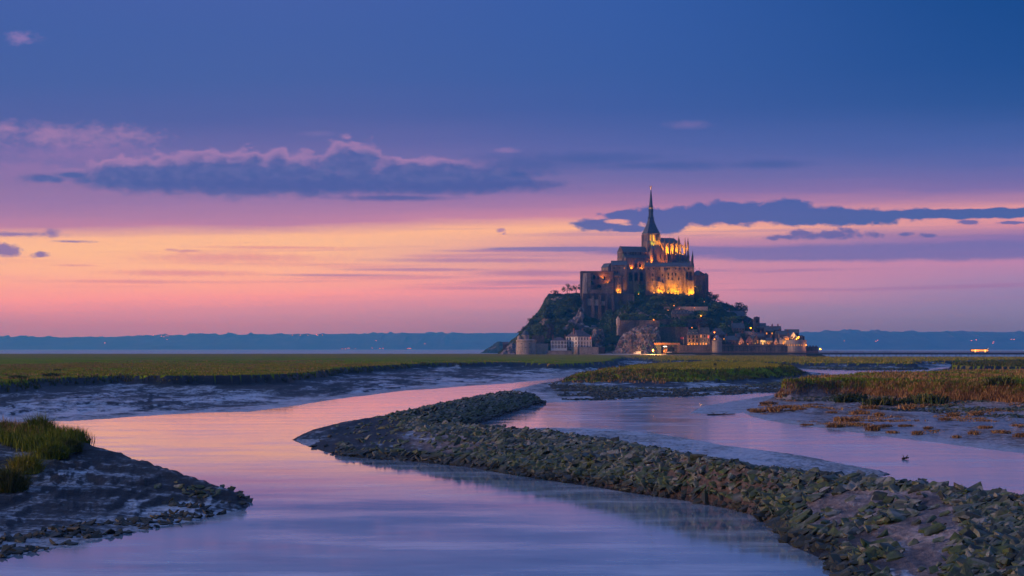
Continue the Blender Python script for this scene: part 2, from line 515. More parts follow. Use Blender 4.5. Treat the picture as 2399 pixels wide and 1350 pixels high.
# mud: dark silt, drained runnels, wet sheen partly painted into the colour of the flats
def mud_mat():
    m, N, bs, _ = mat('mud')
    g = N.n('ShaderNodeNewGeometry')
    pos = g.outputs['Position']
    big = N.noise(scaled(N, pos, (0.05, 0.05, 0.4)), 1.0, 5, 0.6)
    med = N.noise(scaled(N, pos, (0.45, 0.22, 1.6)), 1.0, 6, 0.68)
    fine = N.noise(scaled(N, pos, (3.2, 1.8, 5.0)), 1.0, 4, 0.65)
    nz = N.n('ShaderNodeSeparateXYZ'); N.link(g.outputs['Normal'], nz.inputs[0])
    sep = N.n('ShaderNodeSeparateXYZ'); N.link(pos, sep.inputs[0])
    lvl = N.m('ADD', N.ss(nz.outputs[2], 0.96, 0.999, -0.13, 0.035), N.ss(sep.outputs[2], 1.2, 0.05, -0.04, 0.03))   # level flats get wetter and take more of the painted sheen
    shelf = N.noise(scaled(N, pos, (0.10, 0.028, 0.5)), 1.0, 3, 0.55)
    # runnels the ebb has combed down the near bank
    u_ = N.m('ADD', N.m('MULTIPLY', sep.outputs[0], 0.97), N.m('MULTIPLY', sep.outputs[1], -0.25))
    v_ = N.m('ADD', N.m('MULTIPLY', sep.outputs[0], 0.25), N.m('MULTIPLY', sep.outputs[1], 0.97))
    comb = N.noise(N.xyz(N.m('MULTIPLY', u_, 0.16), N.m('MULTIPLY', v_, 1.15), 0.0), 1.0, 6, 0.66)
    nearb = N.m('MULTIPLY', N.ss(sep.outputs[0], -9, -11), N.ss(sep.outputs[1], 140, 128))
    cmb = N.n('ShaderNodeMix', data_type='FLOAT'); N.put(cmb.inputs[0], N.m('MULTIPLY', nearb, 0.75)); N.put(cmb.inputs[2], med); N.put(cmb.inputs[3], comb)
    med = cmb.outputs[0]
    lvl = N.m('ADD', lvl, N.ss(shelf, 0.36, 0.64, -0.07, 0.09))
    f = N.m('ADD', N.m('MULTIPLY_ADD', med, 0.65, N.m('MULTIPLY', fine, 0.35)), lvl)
    c = N.ramp(f, [(0.38, (0.005, 0.008, 0.011)), (0.49, (0.017, 0.023, 0.028)), (0.57, (0.080, 0.104, 0.120)), (0.66, (0.42, 0.51, 0.56))])  # palest tones: light silt with the sky's sheen painted in
    c = N.mix(N.ss(big, 0.50, 0.66, 0, 0.5), c, N.mix(0.4, c, (0.075, 0.062, 0.056, 1)))
    # drier, warmer silt on the right bank; pale blue sky sheen painted into the colour of the lowest wet flats
    dry = N.m('MULTIPLY', N.ss(sep.outputs[0], -10.0, -4.0), N.ss(N.m('MULTIPLY_ADD', sep.outputs[0], -0.9, sep.outputs[1]), 275, 255))
    dry = N.m('MULTIPLY', dry, N.m('MAXIMUM', N.ss(sep.outputs[2], 0.45, 1.0), N.ss(N.m('MULTIPLY_ADD', sep.outputs[1], 0.045, sep.outputs[0]), 34.0, 37.0)))
    dryc = N.ramp(N.m('MULTIPLY_ADD', med, 0.6, N.m('MULTIPLY', fine, 0.4)), [(0.36, (0.035, 0.030, 0.030)), (0.5, (0.15, 0.128, 0.124)), (0.64, (0.40, 0.355, 0.345))])
    c = N.mix(N.m('MULTIPLY', dry, 0.9), c, dryc)
    rb = N.ss(N.m('MULTIPLY_ADD', sep.outputs[1], 0.045, sep.outputs[0]), 34.0, 37.0)
    c = N.mix(N.m('MULTIPLY', N.m('MULTIPLY', dry, rb), 0.55), c, N.ramp(N.m('MULTIPLY_ADD', med, 0.5, N.m('MULTIPLY', fine, 0.5)), [(0.36, (0.06, 0.045, 0.04)), (0.5, (0.24, 0.19, 0.17)), (0.64, (0.50, 0.41, 0.38))]))
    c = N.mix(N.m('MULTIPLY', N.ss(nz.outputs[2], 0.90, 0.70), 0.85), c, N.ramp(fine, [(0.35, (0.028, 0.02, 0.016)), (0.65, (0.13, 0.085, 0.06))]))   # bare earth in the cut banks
    flat_sheen = N.m('MULTIPLY', N.ss(sep.outputs[2], 0.13, 0.05), N.ss(nz.outputs[2], 0.985, 0.998))
    c = N.mix(N.m('MULTIPLY', flat_sheen, N.ss(fine, 0.36, 0.56, 0.25, 0.8)), c, (0.34, 0.40, 0.45, 1))
    N.link(c, bs.inputs['Base Color'])
    wet = N.ss(f, 0.50, 0.62)
    N.link(N.m('SUBTRACT', 0.62, N.m('MULTIPLY', wet, 0.32)), bs.inputs['Roughness'])
    N.link(N.m('MULTIPLY_ADD', wet, 0.6, 0.22), bs.inputs['Specular IOR Level'])
    bump(N, bs, N.m('ADD', N.m('MULTIPLY', med, 0.7), N.m('MULTIPLY', fine, 0.3)), 1.0, 0.42)
    return m


def meadow_mat():
    m, N, bs, _ = mat('meadow_grass')
    pos = world_pos(N)
    big = N.noise(scaled(N, pos, (0.012, 0.016, 0.0)), 1.0, 4, 0.6)
    med = N.noise(scaled(N, pos, (0.05, 0.14, 0.3)), 1.0, 5, 0.6)
    fine = N.noise(scaled(N, pos, (1.2, 0.7, 1.0)), 1.0, 3, 0.7)
    g = N.ramp(N.m('MULTIPLY_ADD', med, 0.65, N.m('MULTIPLY', fine, 0.35)),
               [(0.34, (0.055, 0.085, 0.010)), (0.46, (0.14, 0.19, 0.012)), (0.58, (0.22, 0.26, 0.016)), (0.7, (0.30, 0.22, 0.045))])
    dry = N.ramp(fine, [(0.3, (0.20, 0.105, 0.04)), (0.7, (0.38, 0.21, 0.085))])
    f = N.m('MULTIPLY', N.ss(N.m('ADD', N.m('MULTIPLY', big, 0.6), N.m('MULTIPLY', med, 0.4)), 0.53, 0.61), 0.8)
    sep = N.n('ShaderNodeSeparateXYZ'); N.link(pos, sep.inputs[0])
    far = N.ss(sep.outputs[1], 900, 1500)
    f = N.m('MAXIMUM', f, N.m('MULTIPLY', far, 0.55))
    N.link(N.mix(f, g, dry), bs.inputs['Base Color'])
    bs.inputs['Roughness'].default_value = 0.9
    bs.inputs['Specular IOR Level'].default_value = 0.0
    bump(N, bs, N.m('ADD', med, fine), 0.8, 0.4)
    return m


M_MUD = mud_mat()
M_MEADOW = meadow_mat()

# ------------------------------------------------------------------ the ground: banks, marsh, island, flats
def gp(px, py, z=0.0):
    """where the sight line through a photograph point meets height z"""
    d = (CAM_Z - z) * FOC / (py - HZ)
    return ((px - CXP) / FOC * d, d)


def at(px, py, Y):
    return ((px - CXP) * Y / FOC, Y, CAM_Z - (py - HZ) * Y / FOC)


def gpl(lst):
    return [gp(*p) if isinstance(p, list) else tuple(p) for p in lst]


def gpz(lst):
    return [(*gp(*p), p[2]) if isinstance(p, list) else tuple(p) for p in lst]


def seg_dist(x, y, pts, closed, arc=False):
    best = np.full(x.shape, 1e9); bz = np.zeros(x.shape)
    n = len(pts)
    if arc: ba = np.zeros(x.shape); L0 = 0.0
    for i in range(n if closed else n - 1):
        a, b = pts[i], pts[(i + 1) % n]
        dx, dy = b[0] - a[0], b[1] - a[1]
        L2 = dx * dx + dy * dy + 1e-9
        t = np.clip(((x - a[0]) * dx + (y - a[1]) * dy) / L2, 0, 1)
        d = np.hypot(x - a[0] - t * dx, y - a[1] - t * dy)
        m = d < best
        best = np.where(m, d, best)
        if len(a) > 2:
            bz = np.where(m, a[2] + (b[2] - a[2]) * t, bz)
        if arc:
            ba = np.where(m, L0 + t * L2 ** .5, ba); L0 += L2 ** .5
    return (best, ba) if arc else (best, bz)


def inside(x, y, pts):
    r = np.zeros(x.shape, bool)
    n = len(pts)
    for i in range(n):
        (x1, y1), (x2, y2) = pts[i][:2], pts[(i + 1) % n][:2]
        c = (y1 > y) != (y2 > y)
        with np.errstate(divide='ignore', invalid='ignore'):
            xi = (x2 - x1) * (y - y1) / (y2 - y1 + 1e-12) + x1
        r ^= c & (x < xi)
    return r


class Land:
    def __init__(self, name, Wp, T, closed, prof, edge=1.0, rough=0.3, grass=None, shelf=1.0):
        self.shelf = shelf
        self.name, self.W, self.T, self.closed, self.prof = name, gpl(Wp), gpz(T), closed, prof
        self.edge, self.rough, self.grass = edge, rough, grass
        w = np.array(self.W); self.bb = (w[:, 0].min() - 12, w[:, 0].max() + 12, w[:, 1].min() - 12, w[:, 1].max() + 12)

    def eval(self, x, y):
        """height and t (0 waterline .. 1 top)"""
        z = np.full(x.shape, -1.6); tt = np.full(x.shape, -1.0)
        k = (x > self.bb[0]) & (x < self.bb[1]) & (y > self.bb[2]) & (y < self.bb[3])
        if not k.any(): return z, tt
        xs, ys = x[k], y[k]
        dW, arc = seg_dist(xs, ys, self.W, True, True)
        s = np.where(inside(xs, ys, self.W), dW, -dW)
        sc = np.clip(ys / 200.0, 0.35, 3.0)
        s = s + self.edge * sc * (fbm(xs / (9 * sc), ys / (14 * sc), 3, 3) * 0.9 + fbm(xs / (2.2 * sc), ys / (4 * sc), 2, 5) * 0.35)
        dT, zT = seg_dist(xs, ys, self.T, self.closed)
        if self.closed:
            dT = np.where(inside(xs, ys, self.T), 0.0, dT + 0.0)
            dT = np.maximum(0, dT + np.where(dT > 0, fbm(xs / 6, ys / 9, 4, 11) * 0.9 * sc * self.edge * 2.2, 0))
        t = np.where(s > 0, s / (s + dT + 1e-6), -1)
        p = np.interp(np.clip(t, 0, 1), self.prof[0], self.prof[1])
        mid_ = np.clip(t * 4, 0, 1) * np.clip((1 - t) * 3, 0, 1)
        r = ridged(xs / (7 * sc), ys / (13 * sc), 4, 23) - 0.5
        b = fbm(xs / (20 * sc), ys / (26 * sc), 3, 41)
        f = fbm(xs / 0.9, ys / 1.7, 3, 57)
        zz = zT * p + mid_ * zT * self.rough * (0.40 * r + 0.35 * b) + np.clip(t * 8, 0, 1) * (0.075 * f + 0.05 * fbm(xs / .38, ys / .8, 2, 59))
        # shelves left by falling tides, and runnels down the slope
        ph = zz / 0.42 + 0.9 * fbm(xs / (8 * sc), ys / (10 * sc), 3, 61)
        rill = ridged((arc + 6 * fbm(xs / (6 * sc), ys / (6 * sc), 2, 63)) / (2.2 * sc), s / (13 * sc), 4, 65) - .45
        zz = zz + mid_ * np.minimum(zT, 1.6) * self.shelf * (0.045 * np.sin(2 * np.pi * ph) * (0.4 + vnoise(xs / 6, ys / 6, 69)) - 0.26 * np.maximum(rill, 0) * sc ** .5)
        if self.closed:
            zz = zz + np.where(t >= 0.999, 0.16 * fbm(xs / 9, ys / 9, 3, 71) + 0.10 * fbm(xs / 40, ys / 40, 2, 73), 0)
        zz = np.where(t > 0, np.maximum(zz, 0.015 + 0.02 * f), -np.minimum(1.6, np.maximum(-s, 0) * 0.10 + 0.02))
        z[k] = zz; tt[k] = t
        return z, tt


P_STEEP = ([0, .25, .55, .88, .955, 1.0], [0, .10, .28, .46, .58, 1.0])
P_ISLE = ([0, .2, .52, .72, .9, 1.0], [0, .12, .30, .62, .9, 1.0])
P_RIGHT = ([0, .08, .3, .6, .80, .86, .97, 1.0], [0, .055, .10, .19, .29, .42, .95, 1.0])
P_ROCK = ([0, .12, .5, 1.0], [0, .26, .66, 1.0])
P_NOSE = ([0, .3, .7, 1.0], [0, .42, .86, 1.0])
P_FLAT = ([0, .05, 1.0], [0, .8, 1.0])

LANDS = {}


def land(*a, **k):
    l = Land(*a, **k); LANDS[l.name] = l
    return l


land('marsh', [[-900, 1010], [-300, 1000], [0, 990], [180, 986], [330, 976], [480, 967], [600, 965], [690, 951], [760, 940], [830, 930],
               [960, 915], [1100, 905], [1200, 898], [1270, 891], [1330, 884], [1390, 875], [1420, 868], [1450, 860], [1500, 852],
               (82, 1200), (85, 1500), (70, 1900), (-1600, 1900), (-1600, 150)],
     [[-900, 905, 3.2], [0, 897, 3.2], [60, 888, 3.2], [260, 879, 3.2], [400, 881, 3.2], [530, 880, 3.2], [650, 878, 3.2], [740, 870, 3.2],
      [800, 862, 3.2], [900, 856, 3.2], [1000, 850, 3.2], [1200, 848, 3.2], [1300, 853, 2.6], [1370, 850, 2.6], [1420, 846, 2.6],
      (42, 833, 2.6), (54, 1031, 2.6), (70, 1200, 2.8), (74, 1500, 2.8), (60, 1870, 3.0), (-1560, 1870, 3.0), (-1560, 200, 3.2)],
     True, P_STEEP, rough=0.34, grass=0.985)
land('isle', [[1195, 915], [1240, 930], [1280, 944], [1340, 942], [1400, 938], [1500, 934], [1600, 930], [1700, 926], [1830, 919], [1880, 908],
              [1910, 897], [1935, 888], (100, 611), (98, 700), (72, 740), (52, 736), (38, 656), [1400, 880], [1330, 889], [1260, 900], [1210, 910]],
     [[1350, 880, 2.0], [1420, 868, 2.6], [1500, 865, 3.2], [1600, 867, 3.4], [1700, 864, 3.4], [1790, 862, 3.4], [1835, 857, 3.2],
      (82, 600, 3.0), (88, 690, 3.2), (70, 700, 3.2), (52, 656, 3.2), (29.6, 533, 2.8), (20, 475, 2.2)],
     True, P_ISLE, rough=0.2, grass=0.60)
land('groyne', [[684, 1031], [720, 1046], [790, 1067], [880, 1076], [960, 1081], [1080, 1093], [1200, 1112], [1300, 1128], [1400, 1142], [1500, 1158],
                [1600, 1172], [1700, 1190], [1760, 1207], [1810, 1238], [1850, 1277], [1930, 1312], [1955, 1355], [2000, 1440], [2100, 1600],
                (30, 44), (31, 54), (29, 66), (27.5, 76), (25, 84), (22, 92), (19, 100), (15, 109), (12, 121), (9, 134), (6, 146), (0, 158),
                (-3.2, 172), (-3.5, 196), (-8, 205), (-14, 210), (-18.5, 200), (-19.6, 182)],
     [[690, 1030, .05], [740, 1014, .5], [800, 998, .9], [870, 978, 1.2], [1000, 992, 1.6], [1080, 998, 1.9], [1200, 1007, 2.1], [1350, 1024, 2.1],
      [1500, 1049, 2.1], [1700, 1085, 2.1], [1900, 1110, 2.1], [2100, 1130, 2.1], [2250, 1150, 2.1], [2399, 1175, 2.1], [2600, 1215, 2.1], [2900, 1290, 2.1]],
     False, P_ROCK, edge=0.45, rough=0.12, shelf=0.35)
land('dyke', [[1282, 945], [1240, 955], [1180, 975], [1120, 996], [1050, 1005], (-12, 185), (-16, 195), (-13, 212), (-10, 228), (-7, 248), (-4, 270), (0, 284), (4, 288)],
     [[930, 972, 1.3], [1000, 958, 1.7], [1060, 945, 1.9], [1130, 930, 2.0], [1190, 919, 2.0], [1230, 921, 1.8], [1262, 932, 1.0]],
     False, P_ROCK, edge=0.3, rough=0.1, shelf=0.2)
land('flat', [[1120, 1004], [1300, 1003], [1420, 1004], [1500, 1012], [1600, 1025], [1700, 1044], [1800, 1056], [1900, 1071], [1990, 1090], [2060, 1102],
              [2090, 1112], [1990, 1130], [1700, 1100], [1500, 1080], [1300, 1040], [1150, 1020]],
     [[1250, 1015, .05], [1450, 1030, .06], [1700, 1070, .06], [1900, 1095, .05]], False, P_FLAT, edge=0.5, rough=0.5)
land('flat2', [[1612, 968], [1650, 951], [1740, 936], [1830, 922], [1870, 928], [1800, 944], [1740, 968], [1690, 972]],
     [[1680, 958, .05], [1760, 944, .06], [1830, 930, .05]], False, P_FLAT, edge=0.4, rough=0.5)
land('right', [[1728, 965], [1750, 974], [1790, 985], [1850, 994], [1950, 1007], [2050, 1020], [2150, 1033], [2250, 1045], [2330, 1054], [2399, 1062],
               [2600, 1090], [2900, 1130], (80, 110), (240, 150), (260, 430), (130, 440), (100, 425), (84, 405), (70, 385), (58, 368), (50, 345), [1810, 930], [1775, 946]],
     [[1848, 893, 3.2], [1950, 892, 3.2], [2050, 893, 3.2], [2150, 896, 3.2], [2250, 900, 3.2], [2399, 903, 3.2], [2700, 910, 3.2], (110, 190, 3.2), (230, 200, 3.2),
      (240, 410, 3.2), [2399, 869, 3.2], [2150, 873, 3.2], [1960, 881, 3.2], [1900, 887, 3.2]],
     True, P_RIGHT, edge=0.8, rough=0.16, grass=0.93)
land('east', [[2165, 884], [2240, 882], [2330, 884], [2450, 890], [2700, 900], (400, 430), (500, 900), (420, 960), (260, 900), (190, 800), (150, 700), (125, 600)],
     [[2235, 856, 3.0], [2320, 858, 3.0], [2450, 860, 3.0], (390, 520, 3.0), (470, 880, 3.0), (270, 850, 3.0), (200, 760, 3.0), (160, 680, 3.0)],
     True, P_STEEP, rough=0.3, grass=0.93)
land('foreshore', [[1530, 858], [1620, 858], [1750, 860], [1900, 866], [2000, 868], [2100, 868], [2170, 866], [2200, 862], (230, 900), (300, 960), (430, 1020), (900, 1150), (900, 1290),
                   (430, 1300), (205, 1320), (232, 1500), (262, 1700), (268, 1920), (60, 1920), (72, 1500), (72, 1200)],
     [(76, 940, 2.3), (102, 925, 2.3), (121, 779, 2.2), (134, 756, 2.2), (155, 740, 2.2), (175, 860, 2.2), (260, 1010, 2.2), (420, 1070, 2.2), (850, 1190, 2.2), (850, 1240, 2.2),
      (420, 1250, 2.2), (196, 1275, 2.2), (220, 1500, 2.4), (250, 1700, 2.4), (256, 1890, 2.4), (75, 1890, 2.4), (82, 1500, 2.4), (82, 1200, 2.3)],
     True, P_STEEP, rough=0.3, grass=0.97)
land('near', [(-150, 45), [-300, 1400], [0, 1309], [150, 1281], [300, 1251], [430, 1226], [520, 1206], [584, 1189], (-13.6, 101), (-15.5, 105), (-18.5, 110), (-22, 115),
              (-27, 122), (-33, 130), (-45, 138), (-80, 150), (-150, 150)],
     [[575, 1172, .25], [560, 1153, .7], [420, 1112, 1.4], [300, 1073, 2.0], [185, 1036, 2.7], (-30, 117, 3.0), (-40, 122, 3.2), (-80, 130, 3.3), (-140, 130, 3.3)],
     False, P_NOSE, edge=0.4, rough=0.22)
ORDER = list(LANDS)


def ground(x, y):
    """height, owner index, t of the owner"""
    x = np.asarray(x, float); y = np.asarray(y, float)
    z = np.full(x.shape, -1.6); own = np.full(x.shape, -1); t = np.full(x.shape, -1.0)
    for i, k in enumerate(ORDER):
        zi, ti = LANDS[k].eval(x, y)
        m = zi > z
        z = np.where(m, zi, z); own = np.where(m, i, own); t = np.where(m, ti, t)
    return z, own, t


def is_grass(x, y, z, own, t):
    g = np.zeros(x.shape, bool)
    n = fbm(x / 5, y / 7, 3, 91)
    for i, k in enumerate(ORDER):
        gr = LANDS[k].grass
        if gr is not None:
            g |= (own == i) & (t > gr + n * 0.05 * (1 if gr < 0.97 else 0.3))
    i = ORDER.index('near')
    g |= (own == i) & (t > 0.80 + n * 0.05) & (x < -24.5)
    return g


_az = np.radians(np.linspace(-23, 23, 860))
_rr = 42.0 * (2300 / 42.0) ** (np.linspace(0, 1, 640))
GA, GR = np.meshgrid(_az, _rr)
gx, gy = GR * np.tan(GA), GR
GZ, GO, GT = ground(gx, gy)
GG = is_grass(gx, gy, GZ, GO, GT)
nr, nc = gx.shape
idx = np.arange(nr * nc).reshape(nr, nc)
quads = np.stack([idx[:-1, :-1], idx[:-1, 1:], idx[1:, 1:], idx[1:, :-1]], -1).reshape(-1, 4)
qz = GZ.ravel()[quads]
qg = GG.ravel()[quads].mean(1) > 0.5
keep = qz.max(1) > -0.25
V = np.stack([gx.ravel(), gy.ravel(), GZ.ravel()], 1)


def submesh(name, sel, m):
    q = quads[sel]
    u, inv = np.unique(q.ravel(), return_inverse=True)
    me = np_mesh(name, V[u], inv.reshape(-1, 4), [m], True)
    return add(name, me)


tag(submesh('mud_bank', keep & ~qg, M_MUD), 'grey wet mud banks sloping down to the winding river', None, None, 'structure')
tag(submesh('salt_meadow', keep & qg, M_MEADOW), 'flat green and brown salt meadow above the mud banks', None, None, 'structure')

# ------------------------------------------------------------------ river and sea
def water_mat():
    m, N, bs, _ = mat('river_water')
    pos = world_pos(N)
    big = N.noise(scaled(N, pos, (0.05, 0.02, 0)), 1.0, 4, 0.55)
    drift = N.noise(scaled(N, pos, (0.09, 0.20, 0)), 1.0, 5, 0.62)
    swirl = N.noise(scaled(N, pos, (0.5, 0.9, 0)), 1.0, 4, 0.6)
    N.link(N.ramp(drift, [(0.36, (0.10, 0.18, 0.26)), (0.52, (0.25, 0.36, 0.45)), (0.66, (0.52, 0.62, 0.70))]), bs.inputs['Base Color'])
    bs.inputs['IOR'].default_value = 1.6
    r = N.m('MULTIPLY_ADD', N.ss(drift, 0.35, 0.7), 0.07, 0.042)
    sep = N.n('ShaderNodeSeparateXYZ'); N.link(pos, sep.inputs[0])
    pool = N.m('MULTIPLY', N.ss(N.m('ADD', sep.outputs[0], N.m('MULTIPLY', N.m('SUBTRACT', big, 0.5), 14.0)), -2, 9), N.ss(sep.outputs[1], 100, 112))   # ruffled water behind the groyne
    r = N.m('ADD', r, N.m('MULTIPLY', pool, 0.07))
    r = N.m('ADD', r, N.ss(sep.outputs[1], 900, 1700, 0.0, 0.30))
    N.link(r, bs.inputs['Roughness'])
    bump(N, bs, N.m('ADD', N.m('MULTIPLY', big, 0.9), N.m('ADD', N.m('MULTIPLY', drift, 0.35), N.m('MULTIPLY', swirl, 0.06))), 0.04, 0.5)
    return m


wx = np.array([-18000., -3000, -600, -150, 150, 600, 3000, 18000]); wy = np.array([-3000., -300, 20, 120, 400, 1200, 3000, 18500])
gxx, gyy = np.meshgrid(wx, wy)
wi = np.arange(64).reshape(8, 8)
wq = np.stack([wi[:-1, :-1], wi[:-1, 1:], wi[1:, 1:], wi[1:, :-1]], -1).reshape(-1, 4)
water = add('river_water', np_mesh('river_water', np.stack([gxx.ravel(), gyy.ravel(), np.zeros(64)], 1), wq, [water_mat()]))
tag(water, 'calm river and bay water mirroring the sunset', None, None, 'structure')

# ------------------------------------------------------------------ far shore hills
M_HILL = plain('far_wood', (0.022, 0.034, 0.016), (0.05, 0.062, 0.026), 0.006, 0.95, 0, stretch=(1, 1, 2), c3=(0.085, 0.085, 0.04))


def hill_strip(name, x0, x1, Y0, Y1, crest, seed, label):
    nx, ny = 1300, 22
    xs = np.linspace(x0, x1, nx); v = np.linspace(0, 1, ny)
    Xg, Vg = np.meshgrid(xs, v)
    Yg = Y0 + (Y1 - Y0) * Vg + 120 * fbm(Xg / 700, Vg * 2, 3, seed)
    px = CXP + xs / ((Y0 + Y1) / 2) * FOC
    ch = np.interp(px, [c[0] for c in crest], [CAM_Z + (HZ - c[1]) * Y1 / FOC for c in crest])
    Zg = ch[None, :] * (np.sin(np.clip(Vg * 1.05, 0, 1) * np.pi / 2) ** 1.1) + (4 + 6 * Vg) * fbm(Xg / 160, Yg / 160, 4, seed + 3)
    # woodland edge: crowns along the skyline and on the slope
    Zg += Vg * (34 * np.maximum(0, fbm(Xg / 55, Yg / 300, 3, seed + 9)) ** 1.2 * (.25 + vnoise(Xg / 700, Yg / 700, seed + 5)) + 8 * fbm(Xg / 420, Yg / 900, 3, seed + 15))
    Zg[0] = -1
    i = np.arange(nx * ny).reshape(ny, nx)
    q = np.stack([i[:-1, :-1], i[:-1, 1:], i[1:, 1:], i[1:, :-1]], -1).reshape(-1, 4)
    o = add(name, np_mesh(name, np.stack([Xg.ravel(), Yg.ravel(), Zg.ravel()], 1), q, [M_HILL], True))
    return tag(o, label, None, None, 'structure')


hill_strip('hills', -8600, 1100, 15300, 16800, [(-1200, 800), (0, 791), (240, 790), (250, 788), (330, 786), (700, 784), (900, 783), (1100, 781), (1300, 780), (1450, 795)], 5,
           'long low wooded shore across the bay, blue with distance')
hill_strip('hills', 800, 8200, 13900, 15800, [(1400, 800), (1500, 783), (1880, 780), (2000, 779), (2100, 778), (2200, 780), (2300, 778), (2399, 779), (3000, 776), (3600, 790)], 19,
           'rolling wooded land behind the bridge, blue with distance')

# ------------------------------------------------------------------ air between here and the far shore
HAZE_D = 1.5e-4
hz, HN, hb, hout = mat('haze_air')
HN.t.nodes.remove(hb)
pv = HN.n('ShaderNodeVolumePrincipled')
pv.inputs['Color'].default_value = (0.06, 0.52, 1.0, 1)
pv.inputs['Density'].default_value = HAZE_D
pv.inputs['Absorption Color'].default_value = (1, 1, 1, 1)
pv.inputs['Anisotropy'].default_value = 0.85
HN.link(pv.outputs[0], hout.inputs['Volume'])
hzb = MB().box(-19000, 19000, -3500, 19000, -4.0, 215.0).build('haze', hz)
tag(hzb, 'thin blue evening haze over the bay', None, None, 'stuff')

# ------------------------------------------------------------------ the rock island: terrain
HC = [  # column px: front-to-back list of (Y, py on the slope)
    (1130, [(1680, 842), (1960, 846)]),
    (1160, [(1700, 842), (1790, 834), (1830, 834), (1960, 846)]),
    (1178, [(1700, 838), (1730, 832), (1780, 822), (1810, 818), (1870, 842)]),
    (1200, [(1700, 836), (1725, 832), (1760, 815), (1800, 798), (1880, 842)]),
    (1230, [(1690, 834), (1715, 830), (1740, 812), (1770, 788), (1805, 764), (1890, 842)]),
    (1265, [(1690, 834), (1712, 830), (1728, 812), (1755, 775), (1790, 732), (1815, 724), (1900, 842)]),
    (1285, [(1690, 834), (1710, 830), (1724, 815), (1750, 778), (1775, 730), (1800, 697), (1825, 690), (1910, 842)]),
    (1350, [(1690, 834), (1706, 830), (1720, 800), (1732, 775), (1748, 767), (1763, 742), (1782, 702), (1800, 690), (1835, 690), (1920, 842)]),
    (1400, [(1690, 834), (1706, 830), (1722, 792), (1735, 769), (1758, 767), (1772, 742), (1792, 692), (1835, 684), (1930, 842)]),
    (1450, [(1690, 834), (1704, 832), (1716, 800), (1730, 766), (1745, 756), (1765, 728), (1785, 692), (1800, 680), (1845, 672), (1935, 842)]),
    (1520, [(1690, 834), (1704, 830), (1720, 790), (1735, 762), (1755, 735), (1772, 702), (1783, 691), (1800, 680), (1845, 672), (1935, 842)]),
    (1600, [(1690, 834), (1702, 828), (1722, 796), (1742, 760), (1762, 722), (1776, 697), (1790, 690), (1845, 684), (1935, 842)]),
    (1655, [(1690, 834), (1702, 828), (1722, 796), (1742, 760), (1762, 728), (1782, 704), (1800, 700), (1840, 702), (1935, 842)]),
    (1720, [(1690, 834), (1702, 828), (1722, 802), (1742, 774), (1765, 744), (1790, 722), (1812, 722), (1840, 735), (1935, 842)]),
    (1780, [(1690, 834), (1702, 828), (1725, 805), (1750, 784), (1780, 764), (1810, 760), (1935, 842)]),
    (1840, [(1690, 834), (1702, 828), (1725, 812), (1760, 796), (1800, 788), (1925, 842)]),
    (1882, [(1690, 834), (1712, 830), (1740, 818), (1790, 812), (1850, 828), (1905, 842)]),
    (1910, [(1690, 838), (1720, 836), (1905, 844)]),
]
_hY = np.arange(1672, 1950, 1.3)
_hpx = np.array([c[0] for c in HC], float)
_hx = (_hpx - CXP) * 1790 / FOC
_hcol = np.stack([np.interp(_hY, [p[0] for p in c[1]], [CAM_Z - (p[1] - HZ) * p[0] / FOC for p in c[1]]) for c in HC])
_hX = np.arange(-42, 300, 1.3)
_fx = np.interp(_hX, _hx, np.arange(len(_hx)))
_i0 = np.clip(np.floor(_fx).astype(int), 0, len(_hx) - 2)
_tt = (_fx - _i0)[:, None]
_HZ = _hcol[_i0] * (1 - _tt) + _hcol[_i0 + 1] * _tt
_XX, _YY = np.meshgrid(_hX, _hY, indexing='ij')
_rk = ridged(_XX / 13, (_YY + _HZ) / 13, 4, 77) - 0.5
_on = np.clip((_HZ - 1) / 6, 0, 1)
_HZ = _HZ + _on * (2.4 * _rk + 1.6 * fbm(_XX / 6, (_YY + _HZ) / 6, 3, 81) + 0.7 * fbm(_XX / 2.2, _YY / 2.2 + _HZ / 3, 2, 85))


def hill_z(x, y):
    fx = np.clip((np.asarray(x, float) + 42) / 1.3, 0, len(_hX) - 1.001)
    fy = np.clip((np.asarray(y, float) - 1672) / 1.3, 0, len(_hY) - 1.001)
    i, j = fx.astype(int), fy.astype(int)
    a, b = fx - i, fy - j
    return (_HZ[i, j] * (1 - a) + _HZ[i + 1, j] * a) * (1 - b) + (_HZ[i, j + 1] * (1 - a) + _HZ[i + 1, j + 1] * a) * b


_RY = np.arange(1690, 1900, 0.7)


def hill_at(px, py):
    """first point of the slope met by the sight line through a photograph point"""
    x = (px - CXP) * _RY / FOC
    z = CAM_Z - (py - HZ) * _RY / FOC
    k = np.nonzero(hill_z(x, _RY) >= z)[0]
    i = k[0] if len(k) else int(np.argmax(hill_z(x, _RY) - z))
    return float(x[i]), float(_RY[i]), float(z[i])


